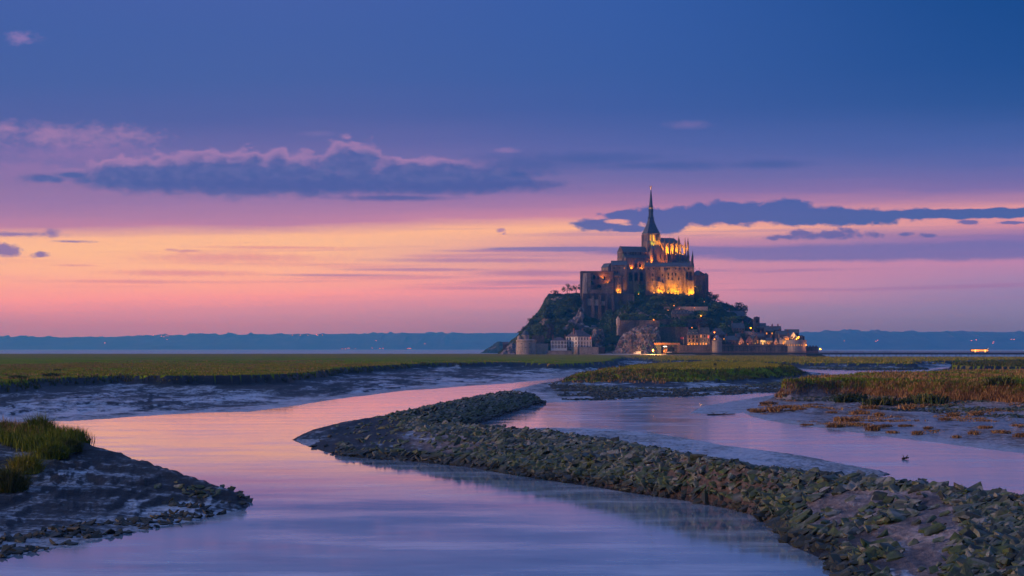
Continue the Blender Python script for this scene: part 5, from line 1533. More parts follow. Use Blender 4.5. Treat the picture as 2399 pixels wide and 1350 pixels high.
LEAF = {
    'dark': leaf_mat('dark_leaves', (0.022, 0.042, 0.020), (0.05, 0.082, 0.028), (0.09, 0.12, 0.036)),
    'mid': leaf_mat('green_leaves', (0.035, 0.066, 0.020), (0.08, 0.125, 0.030), (0.14, 0.18, 0.042)),
    'light': leaf_mat('spring_leaves', (0.055, 0.10, 0.020), (0.12, 0.18, 0.032), (0.20, 0.25, 0.05)),
    'purple': leaf_mat('purple_leaves', (0.04, 0.022, 0.03), (0.075, 0.04, 0.05), (0.11, 0.06, 0.07)),
}
M_BARK = plain('bark', (0.03, 0.022, 0.016), (0.06, 0.045, 0.034), 2.0, .95)


def crown_mesh(seed, n, leaf, shape):
    """leaf clumps through a lumpy volume, unit size: x,y in -.5...5, z 0..1"""
    r = np.random.default_rng(seed)
    lobes = []
    k = 9 if shape != 'cone' else 7
    for i in range(k):
        a = r.uniform(0, 2 * np.pi)
        if shape == 'round': rad = r.uniform(.05, .26); c = (rad * np.cos(a), rad * np.sin(a), r.uniform(.3, .78)); s = r.uniform(.16, .27)
        elif shape == 'cone': zc = (i + .6) / k; rad = (1 - zc) * .18; c = (rad * np.cos(a), rad * np.sin(a), zc * .86 + .08); s = .10 + .24 * (1 - zc)
        else: rad = r.uniform(.1, .34); c = (rad * np.cos(a), rad * np.sin(a), r.uniform(.4, .85)); s = r.uniform(.10, .17)
        lobes.append((*c, s))
    lobes = np.array(lobes)
    w = lobes[:, 3] ** 2; w /= w.sum()
    li = r.choice(len(lobes), n, p=w)
    d = r.normal(size=(n, 3)); d /= np.linalg.norm(d, axis=1)[:, None]
    rr = r.uniform(.55, 1.05, n) ** .5
    P = lobes[li, :3] + d * (lobes[li, 3] * rr)[:, None] * np.array([1, 1, .85])
    if shape == 'bush': P[:, 2] = np.abs(P[:, 2] - .25) * .9
    return quads_at(r, P, leaf, d)


def quads_at(r, P, leaf, nrm=None):
    n = len(P)
    a = r.normal(size=(n, 3)); a /= np.linalg.norm(a, axis=1)[:, None]
    if nrm is not None: a = a + 0.7 * nrm; a /= np.linalg.norm(a, axis=1)[:, None]
    b = np.cross(a, r.normal(size=(n, 3))); b /= np.linalg.norm(b, axis=1)[:, None]
    c = np.cross(a, b)
    s = (leaf * r.uniform(.5, 1.25, n))[:, None]
    asp = r.uniform(.5, .9, n)[:, None]
    vs = np.stack([P + b * s, P + c * s * asp, P - b * s * .9, P - c * s * asp], 1).reshape(-1, 3)
    return vs, np.arange(4 * n).reshape(n, 4)


CROWN = {}
for shape, n, leaf in (('round', 620, .050), ('cone', 520, .045), ('airy', 380, .040), ('bush', 420, .062)):
    for tone in ('dark', 'mid', 'light', 'purple'):
        if tone == 'purple' and shape != 'round': continue
        for v in range(2):
            vs, fs = crown_mesh(hash((len(shape), n, v)) % 9999 + v * 7, n, leaf, shape)
            CROWN[shape, tone, v] = np_mesh('crown', vs, fs, [LEAF[tone]])
TRUNK = {}
for v in range(2):
    b = MB()
    rnd = random.Random(v)
    b.tube((0, 0, -.25), (.01, 0, .35), .035, 6, .026).tube((.01, 0, .35), (0, .01, .72), .026, 5, .012)
    for k in range(7):
        a = k * 2.4 + v; z_ = .25 + .07 * k
        b.tube((0, 0, z_), (.3 * math.cos(a), .3 * math.sin(a), z_ + .2 + .1 * rnd.random()), .013, 4, .004)
    TRUNK[v] = b.mesh('trunk', M_BARK)
_tn = [0]


def tree(label, p, h, w, shape='round', tone='mid', group=None, name='tree'):
    v = _tn[0] % 2; _tn[0] += 1
    r = empty(name, p, random.uniform(0, 6.28))
    tag(r, label, 'bush' if shape == 'bush' else 'tree', group)
    add('crown', CROWN[shape, tone, v], r, None, None, (w, w, h))
    if shape != 'bush': add('trunk', TRUNK[v], r, None, None, (h, h, h))
    return r


def tree_px(label, px, base, top, w, shape='round', tone='mid', Y=None, group=None, name='tree'):
    if Y is None:
        x, Y, z = hill_at(px, base)
    x, _, z = at(px, base, Y)
    s = S(Y)
    return tree(label, (x, Y, z - .3), (base - top) * s, w * s, shape, tone, group, name)


T = [
    ('airy bare tree on the west skyline, left of the pair', 1329, 693, 662, 32, 'airy', 'mid', 1806),
    ('airy bare tree on the west skyline, right of the pair', 1350, 693, 660, 32, 'airy', 'mid', 1806),
    ('dark rounded tree at the top of the west cliff', 1302, 695, 678, 28, 'round', 'dark', 1808),
    ('dense dark tree against the ruined range wall', 1345, 722, 688, 34, 'round', 'dark', None),
    ('leaning dark trees at the abbey east end, tall one', 1663, 708, 681, 30, 'round', 'dark', 1790),
    ('leaning dark tree at the abbey east end, small one', 1675, 710, 687, 24, 'round', 'dark', 1790),
    ('thin bare tree on the east skyline', 1688, 718, 699, 22, 'airy', 'dark', 1800),
    ('large round green tree glowing yellow on one side', 1676, 745, 704, 44, 'round', 'mid', 1768),
    ('dark pine on the east skyline, tall one', 1729, 744, 705, 34, 'round', 'dark', 1790),
    ('dark pine on the east skyline, broad one', 1741, 746, 712, 30, 'round', 'dark', 1788),
    ('dark pine on the east skyline, low one', 1714, 735, 712, 18, 'cone', 'dark', 1792),
    ('bright green tree below the pines', 1717, 762, 738, 34, 'round', 'light', 1752),
    ('broad green tree behind the hotels', 1694, 794, 752, 44, 'round', 'mid', 1724),
    ('dark broad tree behind the hotels', 1665, 772, 744, 42, 'round', 'dark', 1730),
    ('purple leaved tree above the tall hotel', 1640, 771, 742, 40, 'round', 'purple', 1728),
    ('big green tree in front of the mid slope house', 1594, 774, 744, 48, 'round', 'mid', 1734),
    ('green tree left of the watch turret', 1432, 776, 731, 34, 'round', 'mid', 1726),
    ('leafy tree right of the watch turret', 1464, 756, 732, 26, 'round', 'mid', 1728),
    ('tall dark tree below the west block', 1478, 740, 700, 34, 'round', 'dark', 1762),
    ('dark tree against the middle abbey wall, lit green below', 1500, 694, 657, 24, 'cone', 'dark', 1783),
    ('ivy clad tree at the abbey wall beside the green light', 1508, 696, 664, 18, 'round', 'dark', 1784),
    ('small dark tree in front of the lit range, left one', 1567, 694, 668, 12, 'cone', 'dark', 1778.5),
    ('small dark tree in front of the lit range, right one', 1586, 694, 670, 10, 'cone', 'dark', 1778.5),
    ('ivy mass hanging between lodging range and gatehouse', 1637, 705, 664, 20, 'round', 'dark', 1786),
    ('dark tree under the gatehouse', 1622, 722, 698, 28, 'round', 'dark', 1772),
    ('dark tree above the upper path, west one', 1540, 735, 706, 32, 'round', 'dark', 1764),
    ('dark tree above the upper path, middle one', 1562, 716, 694, 26, 'round', 'dark', 1770),
    ('dark tree above the upper path, east one', 1600, 720, 695, 34, 'round', 'dark', 1770),
    ('rounded tree behind the corner house', 1396, 776, 762, 26, 'bush', 'light', 1730),
    ('tall dark tree in the wood above the corner house', 1340, 792, 752, 34, 'round', 'dark', 1727),
    ('reddish brown tree in the wood above the low white house', 1290, 800, 754, 36, 'round', 'purple', 1732),
    ('light green tree at the foot of the west wood', 1262, 796, 764, 32, 'round', 'mid', 1738),
    ('dark tree in the middle of the west wood', 1312, 800, 756, 34, 'round', 'dark', 1728),
    ('pale green tree high in the west wood', 1310, 752, 722, 30, 'round', 'mid', None),
    ('dark holm oak on the west slope', 1284, 748, 716, 36, 'round', 'dark', None),
    ('green bush at the head of the lane by the parish church', 1742, 796, 778, 26, 'round', 'dark', 1718),
]
for lab, px, b_, t_, w_, sh_, tn_, Y_ in T:
    tree_px(lab, px, b_, t_, w_, sh_, tn_, Y_)
# the rest of the wood: bushes and small trees on the slope
ZONES = [('bush of the west slope wood', 'bushes of the west wood', 1225, 1362, 700, 808, 120), ('bush on the slope below the abbey', 'bushes below the abbey', 1420, 1660, 698, 768, 84),
         ('bush between the village roofs', 'bushes among the village', 1560, 1770, 730, 792, 44), ('bush on the bank behind the corner house', 'bushes behind the corner house', 1385, 1445, 772, 828, 22)]
for lab, grp, a, b, c, d, n in ZONES:
    for k in range(n):
        px, py = random.uniform(a, b), random.uniform(c, d)
        if grp.startswith('bushes of the west'):
            sky = np.interp(px, [1225, 1265, 1285, 1360], [778, 735, 712, 700])
            if py < sky: py = sky + random.uniform(4, 60)
        x, Y, z = hill_at(px, py)
        s = random.uniform(4.0, 9.5)
        fx_, fy_ = (px - a) / (b - a), (py - c) / (d - c)
        tone_ = ('dark', 'mid', 'light', 'mid', 'dark', 'light', 'mid')[k % 7]
        lab_ = '%s %s, %s, %s' % ({'dark': 'dark green', 'mid': 'green', 'light': 'pale green'}[tone_], lab if k % 3 else lab.replace('bush', 'tree'),
                                     'left side' if fx_ < .33 else 'right side' if fx_ > .67 else 'middle', 'high up' if fy_ < .38 else 'low down' if fy_ > .7 else 'half way up')
        tree(lab_, (x, Y, z - .8), s * random.uniform(.75, 1.1), s * random.uniform(1.0, 1.5), 'bush' if k % 3 else 'round', tone_, grp, 'bush' if k % 3 else 'tree')
# ground cover on the rock
r_ = np.random.default_rng(31)
n_ = 26000
ux, uy = r_.uniform(-20, 285, n_), r_.uniform(1692, 1850, n_)
uz = hill_z(ux, uy)
k_ = (uz > 3.5) & (fbm(ux / 16, (uy + uz) / 16, 3, 51) > -.12)
vs, fs = quads_at(r_, np.stack([ux, uy, uz + r_.uniform(0, .5, n_)], 1)[k_], 0.62)
tag(add('undergrowth', np_mesh('undergrowth', vs, fs, [LEAF['dark']])), 'dark ivy and scrub covering the island rock', None, None, 'stuff')
for lab, px, py, Y, pw, col in (('green floodlight in the tree at the middle abbey wall', 1496, 690, 1779, 900, (.62, 1, .02)),
                                ('yellow green floodlight under the large round tree', 1653, 738, 1764, 1700, (.85, 1, .02))):
    floodlight(lab, at(px, py, Y), pw, col, (.25, .6, 1), 130, .35)

# ------------------------------------------------------------------ islet, hills' lights
def islet():
    n, m_ = 60, 26
    X = np.linspace(-1, 1, n); Yv = np.linspace(-1, 1, m_)
    gx_, gy_ = np.meshgrid(X, Yv)
    x0, Y0, _ = at(1166, 826, 3400)
    h = np.interp(gx_, [-1, -.75, -.35, .1, .35, .7, 1], [0, .15, .55, .95, .9, .55, .3]) * np.clip(1 - gy_ ** 2, 0, 1) ** .7
    Z = -1 + 23 * h + 3 * fbm(gx_ * 6, gy_ * 6, 4, 3) * (h > .05)
    i = np.arange(n * m_).reshape(m_, n)
    q = np.stack([i[:-1, :-1], i[:-1, 1:], i[1:, 1:], i[1:, :-1]], -1).reshape(-1, 4)
    o = add('islet', np_mesh('islet', np.stack([(x0 + gx_ * 34).ravel(), (Y0 + gy_ * 60).ravel(), Z.ravel()], 1), q, [M_HILLROCK], True))
    tag(o, 'small dark rocky islet left of the abbey island', None, None, 'structure')


islet()
_fl = []
M_FAR = glow('far_window_light', (1.0, 0.36, 0.07), 3.5)
for k, (px, py) in enumerate([(246, 804), (359, 786), (378, 788), (384, 789), (389, 787), (394, 788), (391, 796), (685, 786), (703, 786), (721, 786), (741, 785), (744, 786), (755, 786), (802, 818), (809, 818),
                              (815, 817), (818, 816.5), (833, 817), (872, 816), (881, 799), (890, 817), (897, 817), (955, 817), (959, 817), (962, 817), (995, 806),
                              (1978, 799), (2052, 800), (2056, 798), (2276, 799), (2287, 797), (2326, 805), (2328, 802), (2369, 796), (2376, 796)]):
    Y = 15000 if px < 1200 else 13700
    p = at(px, py, Y)
    sz = 3.2
    if k == 0:
        fm = MB().box(-.5, .5, -.3, .3, 0, .55).gable(-.5, .5, -.3, .3, .55, .9).mesh('lit_house', M_FAR)
    o = add('lit_house', fm, None, p, None, (sz * 1.3, sz, sz * 1.1))
    tag(o, 'tiny orange lit house on the far shore' if px < 1200 else 'tiny lit house on the land behind the bridge', 'house', 'far lit houses on the west shore' if px < 1200 else 'far lit houses behind the bridge')

# ------------------------------------------------------------------ footbridge, bus, people
M_STEEL = plain('dark_steel', (0.016, 0.017, 0.02), (0.03, 0.032, 0.036), 1.0, .5)
M_DECK = plain('oak_deck', (0.05, 0.04, 0.034), (0.09, 0.072, 0.06), 1.0, .8)
BY = 1650.0
M_RAIL = plain('red_brown_rail', (0.20, 0.10, 0.08), (0.30, 0.16, 0.12), 1.0, .7)
def bx_(px): return (px - CXP) * BY / FOC
dz_ = at(0, 826.3, BY)[2]
br = empty('footbridge', (bx_(1930), BY, 0)); tag(br, 'long low footbridge on thin steel piers leading to the island', 'bridge')
o0 = bx_(1930)
MB().box(bx_(1560) - o0, bx_(2900) - o0, -4, 4, dz_ - 1.25, dz_).build('deck', M_DECK, br)
MB().box(bx_(1560) - o0, bx_(2900) - o0, -3.6, -3.2, dz_ - 1.7, dz_ - 1.252).box(bx_(1560) - o0, bx_(2900) - o0, 3.2, 3.6, dz_ - 1.7, dz_ - 1.252).build('girder', M_STEEL, br)
for y_ in (-3.9, 3.9):
    rb = MB().box(bx_(1560) - o0, bx_(2900) - o0, y_ - .06, y_ + .06, dz_ + .98, dz_ + 1.14)
    for q_ in (.25, .5, .75): rb.box(bx_(1560) - o0, bx_(2900) - o0, y_ - .03, y_ + .03, dz_ + q_ - .04, dz_ + q_ + .04)
    for px in np.arange(1562, 2899, 4.1):
        x_ = bx_(px) - o0
        rb.box(x_ - .035, x_ + .035, y_ - .035, y_ + .035, dz_, dz_ + 1.02)
    rb.build('railing', M_RAIL, br)
pm = MB().tube((0, -2.6, -2), (0, -2.6, dz_ - 1.3), .13, 6).tube((0, 2.6, -2), (0, 2.6, dz_ - 1.3), .13, 6).add([(-.1, -2.7, dz_ - 1.6), (.1, -2.7, dz_ - 1.6), (.1, 2.7, dz_ - 1.6), (-.1, 2.7, dz_ - 1.6), (-.1, -2.7, dz_ - 1.27), (.1, -2.7, dz_ - 1.27), (.1, 2.7, dz_ - 1.27), (-.1, 2.7, dz_ - 1.27)], [(0, 3, 2, 1), (4, 5, 6, 7), (0, 1, 5, 4), (1, 2, 6, 5), (2, 3, 7, 6), (3, 0, 4, 7)]).mesh('pier', M_STEEL)
pxx = 1634.0
kk = 0
while pxx < 2700:
    add('pier', pm, br, (bx_(pxx) - o0, 0, 0))
    pxx += 10.4 if kk % 2 else 17.6
    kk += 1

M_BUSB = plain('bus_body', (0.10, 0.07, 0.05), (0.16, 0.11, 0.08), 1.0, .4)
M_TYRE = plain('tyre_rubber', (0.012, 0.012, 0.012), (0.02, 0.02, 0.02), 1.0, .9)
def wheel_mesh(r, w):
    return MB().lathe([(r * .55, -w / 2), (r, -w / 2), (r, w / 2), (r * .55, w / 2), (r * .5, w / 4), (.06, w / 4)], 14).mesh('wheel', M_TYRE)


bus = empty('shuttle_bus', (bx_(2294.5), BY - .5, dz_ + .02)); tag(bus, 'shuttle bus with glowing orange windows driving on the footbridge', 'bus')
hl = 7.8
MB().box(-hl, hl, -1.25, 1.25, .35, 1.15).box(-hl, hl, -1.25, 1.25, 2.55, 3.1).box(-hl, -hl + .35, -1.25, 1.25, 1.16, 2.54).box(hl - .2, hl, -1.2, 1.2, 1.16, 1.5).box(hl - 2.6, hl - .4, -1.0, 1.0, 3.11, 3.4).build('body', M_BUSB, bus)
gm = MB().box(-.78, .78, -.05, .05, 0, 1.34).mesh('window', glow('bus_window', (1.0, 0.34, 0.06), 1.5))
dm = MB().box(-.55, .55, -.05, .05, 0, 2.0).mesh('door', glow('bus_door', (1.0, 0.55, 0.12), 2.6))
for k in range(8):
    add('window', gm, bus, (-6.55 + 1.83 * k, -1.18, 1.18))
    add('window', gm, bus, (-6.55 + 1.83 * k, 1.18, 1.18))
for x_ in (-3.9, 4.6):
    add('door', dm, bus, (x_, -1.28, .4))
wm = wheel_mesh(.5, .3)
for x_ in (-5.6, 6.4):
    for y_ in (-1.1, 1.1):
        add('wheel', wm, bus, (x_, y_, .5), (math.pi / 2, 0, 0))
MB().box(hl, hl + .06, -.9, -.5, .6, .85).box(hl, hl + .06, .5, .9, .6, .85).box(hl - .6, hl - .3, -.2, .2, 3.41, 3.6).build('headlight', M_BULBW, bus)
lamp_light(bus, (-2, -1.9, 1.2), 120, ORA)


# a walking figure grown as one skin over a simple skeleton
def person_mesh():
    me = bpy.data.meshes.new('person')
    V_ = [(0, 0, .95), (0, 0, 1.2), (0, 0, 1.42), (0, 0, 1.54), (0, .02, 1.66), (0, .02, 1.76),
          (.1, .02, .9), (.12, -.10, .48), (.12, -.02, .06), (.12, -.14, .03), (-.1, .02, .9), (-.12, .10, .48), (-.12, .26, .08), (-.12, .16, .03),
          (.19, 0, 1.40), (.25, .06, 1.12), (.25, -.02, .86), (-.19, 0, 1.40), (-.25, -.08, 1.12), (-.24, -.16, .90)]
    E_ = [(0, 1), (1, 2), (2, 3), (3, 4), (4, 5), (0, 6), (6, 7), (7, 8), (8, 9), (0, 10), (10, 11), (11, 12), (12, 13), (2, 14), (14, 15), (15, 16), (2, 17), (17, 18), (18, 19)]
    Rr = [.15, .15, .17, .06, .10, .07, .10, .07, .05, .045, .10, .07, .05, .045, .07, .05, .04, .07, .05, .04]
    me.from_pydata(V_, E_, [])
    o = bpy.data.objects.new('person_source', me); COL.objects.link(o)
    bm = bmesh.new(); bm.from_mesh(me)
    lay = bm.verts.layers.skin.verify()
    for v, r in zip(bm.verts, Rr):
        v[lay].radius = (r, r * .8)
        v[lay].use_root = v.index == 0
    bm.to_mesh(me); bm.free()
    o.modifiers.new('skin', 'SKIN')
    sm = o.modifiers.new('sub', 'SUBSURF'); sm.levels = 1; sm.render_levels = 1
    dg = bpy.context.evaluated_depsgraph_get()
    res = bpy.data.meshes.new_from_object(o.evaluated_get(dg))
    bpy.data.objects.remove(o)
    res.name = 'person'
    res.materials.clear(); res.materials.append(plain('dark_clothes', (0.012, 0.012, 0.016), (0.03, 0.028, 0.032), 3, .9))
    return res


PER = person_mesh()
for px, gap in ((1924, 0), (1933, 0), (1953, 0), (1957, 0), (1960, 0), (2015, 1), (2020, 1), (2038, 1), (2047, 1), (2057, 2), (2061, 2), (2067, 2), (2071, 2), (2075, 2), (2079, 2), (2083, 2), (2086, 2), (2267, 3)):
    o = add('person', PER, None, (bx_(px), BY - 3 + random.uniform(0, 4), dz_), (0, 0, random.choice((1.57, -1.57, 1.2, -1.9))), (1, 1, random.uniform(.92, 1.04)))
    tag(o, ('person in dark clothes walking on the bridge near the causeway lamp', 'person in dark clothes walking alone mid bridge', 'person in dark clothes in the crowd walking mid bridge',
            'person in dark clothes standing left of the glowing bus')[gap], 'person', 'people walking on the footbridge')
for k, (px, lab) in enumerate(((1673.3, 'person in dark clothes standing on the grassy island, left of two'), (1677, 'person in dark clothes standing on the grassy island, right of two'))):
    x, Y = gp(px, 861, 3.35)
    o = add('person', PER, None, (x, Y, float(ground(np.array([x]), np.array([Y]))[0][0])), (0, 0, 2.8 * k), (.62, .62, .62))
    tag(o, lab, 'person')


# ------------------------------------------------------------------ vans and cars
def vehicle(name, label, p, rz, prof, w, mat_, gl, wheels, group=None, cat='car', lamp=None, rz_off=0):
    """prof: side outline [(x, z)...] extruded over the width with tucked-in top"""
    r = empty(name, p, rz); tag(r, label, cat, group)
    b = MB(); n = len(prof); zmax = max(z for _, z in prof)
    ins = lambda z: w / 2 - (.14 if z > zmax * .6 else .03 if z < .4 else 0)
    vs = [(x, -ins(z), z) for x, z in prof] + [(x, ins(z), z) for x, z in prof]
    fs = [tuple(range(n)), tuple(range(2 * n - 1, n - 1, -1))] + [((k + 1) % n, k, n + k, n + (k + 1) % n) for k in range(n)]
    b.add(vs, fs).build('body', mat_, r)
    for x0, x1, z0, z1, both in gl:
        for s_ in (-1, 1):
            y_ = ins((z0 + z1) / 2) + .015
            MB().box(x0, x1, min(s_ * y_, s_ * (y_ - .05)), max(s_ * y_, s_ * (y_ - .05)), z0, z1).build('window', M_PANE, r)
    wm_ = wheel_mesh(.34, .22)
    for x_ in wheels:
        for s_ in (-1, 1):
            add('wheel', wm_, r, (x_, s_ * (w / 2 - .12), .34), (math.pi / 2, 0, 0))
    if lamp:
        MB().box(lamp[0], lamp[0] + .1, -w / 2 + .1, -w / 2 + .4, .7, .95).box(lamp[0], lamp[0] + .1, w / 2 - .4, w / 2 - .1, .7, .95).build('tail_light' if lamp[1] is M_LITR else 'headlight', lamp[1], r)
    return r


M_VANW = plain('white_paint', (0.74, 0.75, 0.78), (0.8, 0.81, 0.84), .5, .35, spec=.5)
M_CARR = plain('red_paint', (0.45, 0.04, 0.04), (0.5, 0.05, 0.05), .5, .35)
M_CARB = plain('pale_blue_paint', (0.45, 0.55, 0.65), (0.5, 0.6, 0.7), .5, .35)
M_CARG = plain('grey_paint', (0.25, 0.27, 0.30), (0.3, 0.32, 0.36), .5, .35)
PV = [(-3.0, .3), (-3.05, 2.3), (-2.8, 2.6), (1.2, 2.55), (2.0, 1.6), (2.9, 1.25), (3.05, .75), (3.0, .3)]
PC = [(-2.1, .3), (-2.15, .85), (-1.9, 1.0), (-1.2, 1.45), (.3, 1.45), (1.0, 1.0), (1.95, .85), (2.1, .6), (2.1, .3)]
# parking ground and causeway head
pk = MB()
a_, b_, c_, d_ = at(1372, 836, 1672), at(1640, 836, 1672), at(1600, 827.5, 1706), at(1425, 827.5, 1706)
pk.add([(a_[0], a_[1], 2.0), (b_[0], b_[1], 2.0), (c_[0], c_[1], 4.2), (d_[0], d_[1], 4.2), (a_[0], a_[1], -1), (b_[0], b_[1], -1), (c_[0], c_[1], -1), (d_[0], d_[1], -1)],
       [(0, 1, 2, 3), (0, 4, 5, 1), (1, 5, 6, 2), (2, 6, 7, 3), (3, 7, 4, 0)])
tag(pk.build('parking_ground', plain('pale_gravel', (0.26, 0.25, 0.25), (0.36, 0.35, 0.35), .8, .9)), 'pale sloping parking ground at the foot of the cliff', None, None, 'structure')
pz = lambda Y: 2.0 + (Y - 1672) / 34 * 2.2
vehicle('van', 'white delivery van parked alone at the foot of the bare cliff', (at(1492.5, 0, 1687)[0], 1687, pz(1687) + .02), math.pi, PV, 2.2, M_VANW, [(1.0, 1.8, 1.45, 2.1, 1)], (-1.9, 1.9), None, 'van')
vehicle('van', 'white box van parked before the timber shelter', (at(1571, 0, 1684)[0], 1684, pz(1684) + .02), 0, [(-3.0, .3), (-3.0, 2.5), (.9, 2.5), (1.0, 1.7), (1.7, 1.6), (2.2, 1.0), (2.6, .9), (2.6, .3)], 2.1, M_VANW, [(1.05, 1.6, 1.1, 1.5, 1)], (-1.8, 1.6), None, 'van')
for lab, px, py, m_, rz_, lm in (('red car with glowing tail lights on the terrace below the retaining wall', 1356, 766, M_CARR, 0, (-2.2, M_LITR)), ('pale blue car beside the red one on the terrace', 1365, 766.3, M_CARB, .4, None),
                                 ('white car on the terrace between pale blue and grey cars', 1374, 767, M_VANW, -.3, None), ('grey car at the right end of the terrace', 1391, 766, M_CARG, .2, None)):
    x, Y, z = at(px, py, 1742)
    vehicle('car', lab, (x, Y, z), rz_, PC, 1.8, m_, [(-1.1, -.35, 1.0, 1.35, 1), (-.25, .5, 1.0, 1.35, 1)], (-1.3, 1.3), 'cars parked on the terrace', 'car', lm)
x0_, x1_ = at(1350, 769, 1742)[0], at(1402, 769, 1742)[0]
z_ = at(0, 767.2, 1742)[2]
tag(MB().box(x0_, x1_, 1737, 1752, z_ - 5, z_ - .05).build('terrace_ground', M_PALE), 'small paved terrace with parked cars under the retaining wall', None, None, 'structure')
# masts, poles and flags
for lab, px, b_, t_, lean in (('leaning dark mast on the west slope', 1231, 773, 752, 4.5), ('short dark mast on the west slope', 1225, 775, 764, 1), ('upright pole on the west slope', 1246.5, 766, 747, 0), ('pale pole among the west wood bushes', 1268, 762, 748, 0)):
    x, Y, z = at(px, b_, 1768)
    h = (b_ - t_) * S(1768)
    o = MB().tube((0, 0, -2), (lean * S(1768), 0, h), .22, 5, .12).tube((lean * S(1768) - 1.0, 0, h * .9), (lean * S(1768) + 1.0, 0, h * .95), .08, 4).build('mast', M_STEEL, None, (x, Y, z))
    tag(o, lab, 'pole')
for lab, px, py, Y, cols in (('red flag on a pole left of the lit hotel', 1602, 791, 1694, ((.5, .03, .03),) * 3), ('blue white and red flag on the plain round tower', 1682, 787, 1688, ((.03, .06, .4), (.7, .7, .7), (.5, .03, .03)))):
    p = at(px, py + 12, Y)
    r = empty('flag', p); tag(r, lab, 'flag')
    MB().tube((0, 0, -2), (0, 0, 4.9), .09, 5).build('pole', M_VANW, r)
    sg = -1 if 'red flag' in lab else 1
    for k in range(3):
        xs = [sg * (.1 + k * .9), sg * (1.0 + k * .9)]
        w1, w2 = .25 * math.sin(k * 1.7), .25 * math.sin((k + 1) * 1.7)
        MB().add([(xs[0], w1, 2.9), (xs[1], w2, 2.8), (xs[1], w2, 4.6), (xs[0], w1, 4.8), (xs[0], w1 + .04, 2.9), (xs[1], w2 + .04, 2.8), (xs[1], w2 + .04, 4.6), (xs[0], w1 + .04, 4.8)],
                 [(0, 1, 2, 3), (7, 6, 5, 4), (3, 2, 6, 7), (0, 4, 5, 1), (0, 3, 7, 4), (1, 5, 6, 2)]).build('cloth', plain('flag_cloth', cols[k], cols[k], 1, .8), r)

# ------------------------------------------------------------------ stones
def stone_mat():
    m, N, bs, _ = mat('mossy_stone')
    g = N.n('ShaderNodeNewGeometry')
    pos = g.outputs['Position']
    v = N.n('ShaderNodeTexVoronoi'); N.put(v.inputs['Vector'], pos); v.inputs['Scale'].default_value = 1.7
    sc_ = N.n('ShaderNodeSeparateColor'); N.link(v.outputs['Color'], sc_.inputs[0])
    n = N.noise(pos, 3.5, 5, 0.65)
    f = N.m('MULTIPLY_ADD', sc_.outputs[0], 0.6, N.m('MULTIPLY', n, 0.4))
    c = N.ramp(f, [(0.24, (0.016, 0.020, 0.015)), (0.45, (0.048, 0.060, 0.040)), (0.62, (0.10, 0.115, 0.08)), (0.80, (0.22, 0.215, 0.18))])
    sep = N.n('ShaderNodeSeparateXYZ'); N.link(pos, sep.inputs[0])
    big = N.noise(pos, 0.35, 4, 0.6)
    moss = N.m('MULTIPLY', N.ss(N.m('ADD', N.noise(pos, 1.4, 4, 0.6), N.m('MULTIPLY', sep.outputs[2], -0.06)), 0.34, 0.50), 0.9)
    c = N.mix(moss, c, N.ramp(n, [(0.3, (0.012, 0.020, 0.004)), (0.7, (0.085, 0.125, 0.014))]))
    algae = N.ss(N.m('ADD', sep.outputs[2], N.m('MULTIPLY', big, -0.9)), 0.30, -0.12)   # the tide's dark algae band
    c = N.mix(N.m('MULTIPLY', algae, 0.9), c, (0.018, 0.020, 0.012, 1))
    N.link(c, bs.inputs['Base Color'])
    bs.inputs['Roughness'].default_value = 0.55
    bs.inputs['Specular IOR Level'].default_value = 0.45
    bump(N, bs, n, 0.7, 0.06)
    return m


M_STONE = stone_mat()


def rock_shapes(n, seed):
    out = []
    r = np.random.default_rng(seed)
    for i in range(n):
        bm = bmesh.new()
        L, Wd, H = r.uniform(.85, 1.25), r.uniform(.5, .85), r.uniform(.16, .38)
        for k in range(15):
            p = r.uniform(-1, 1, 3)
            p = np.sign(p) * np.abs(p) ** .55
            bm.verts.new((p[0] * L / 2, p[1] * Wd / 2, p[2] * H / 2))
        bmesh.ops.convex_hull(bm, input=bm.verts)
        for v in [v for v in bm.verts if not v.link_faces]: bm.verts.remove(v)
        bmesh.ops.triangulate(bm, faces=bm.faces)
        bm.verts.ensure_lookup_table(); bm.verts.index_update()
        vs = np.array([v.co[:] for v in bm.verts]); fs = np.array([[v.index for v in f.verts] for f in bm.faces])
        out.append((vs, fs)); bm.free()
    return out


SHAPES = rock_shapes(16, 3)
SHAPE_ME = [np_mesh('stone', v, f, [M_STONE]) for v, f in SHAPES]


def eul_np(rx, ry, rz):
    cx_, sx__, cy__, sy__, cz_, sz_ = np.cos(rx), np.sin(rx), np.cos(ry), np.sin(ry), np.cos(rz), np.sin(rz)
    R = np.empty((len(rx), 3, 3))
    R[:, 0, 0] = cy__ * cz_; R[:, 0, 1] = sx__ * sy__ * cz_ - cx_ * sz_; R[:, 0, 2] = cx_ * sy__ * cz_ + sx__ * sz_
    R[:, 1, 0] = cy__ * sz_; R[:, 1, 1] = sx__ * sy__ * sz_ + cx_ * cz_; R[:, 1, 2] = cx_ * sy__ * sz_ - sx__ * cz_
    R[:, 2, 0] = -sy__; R[:, 2, 1] = sx__ * cy__; R[:, 2, 2] = cx_ * cy__
    return R


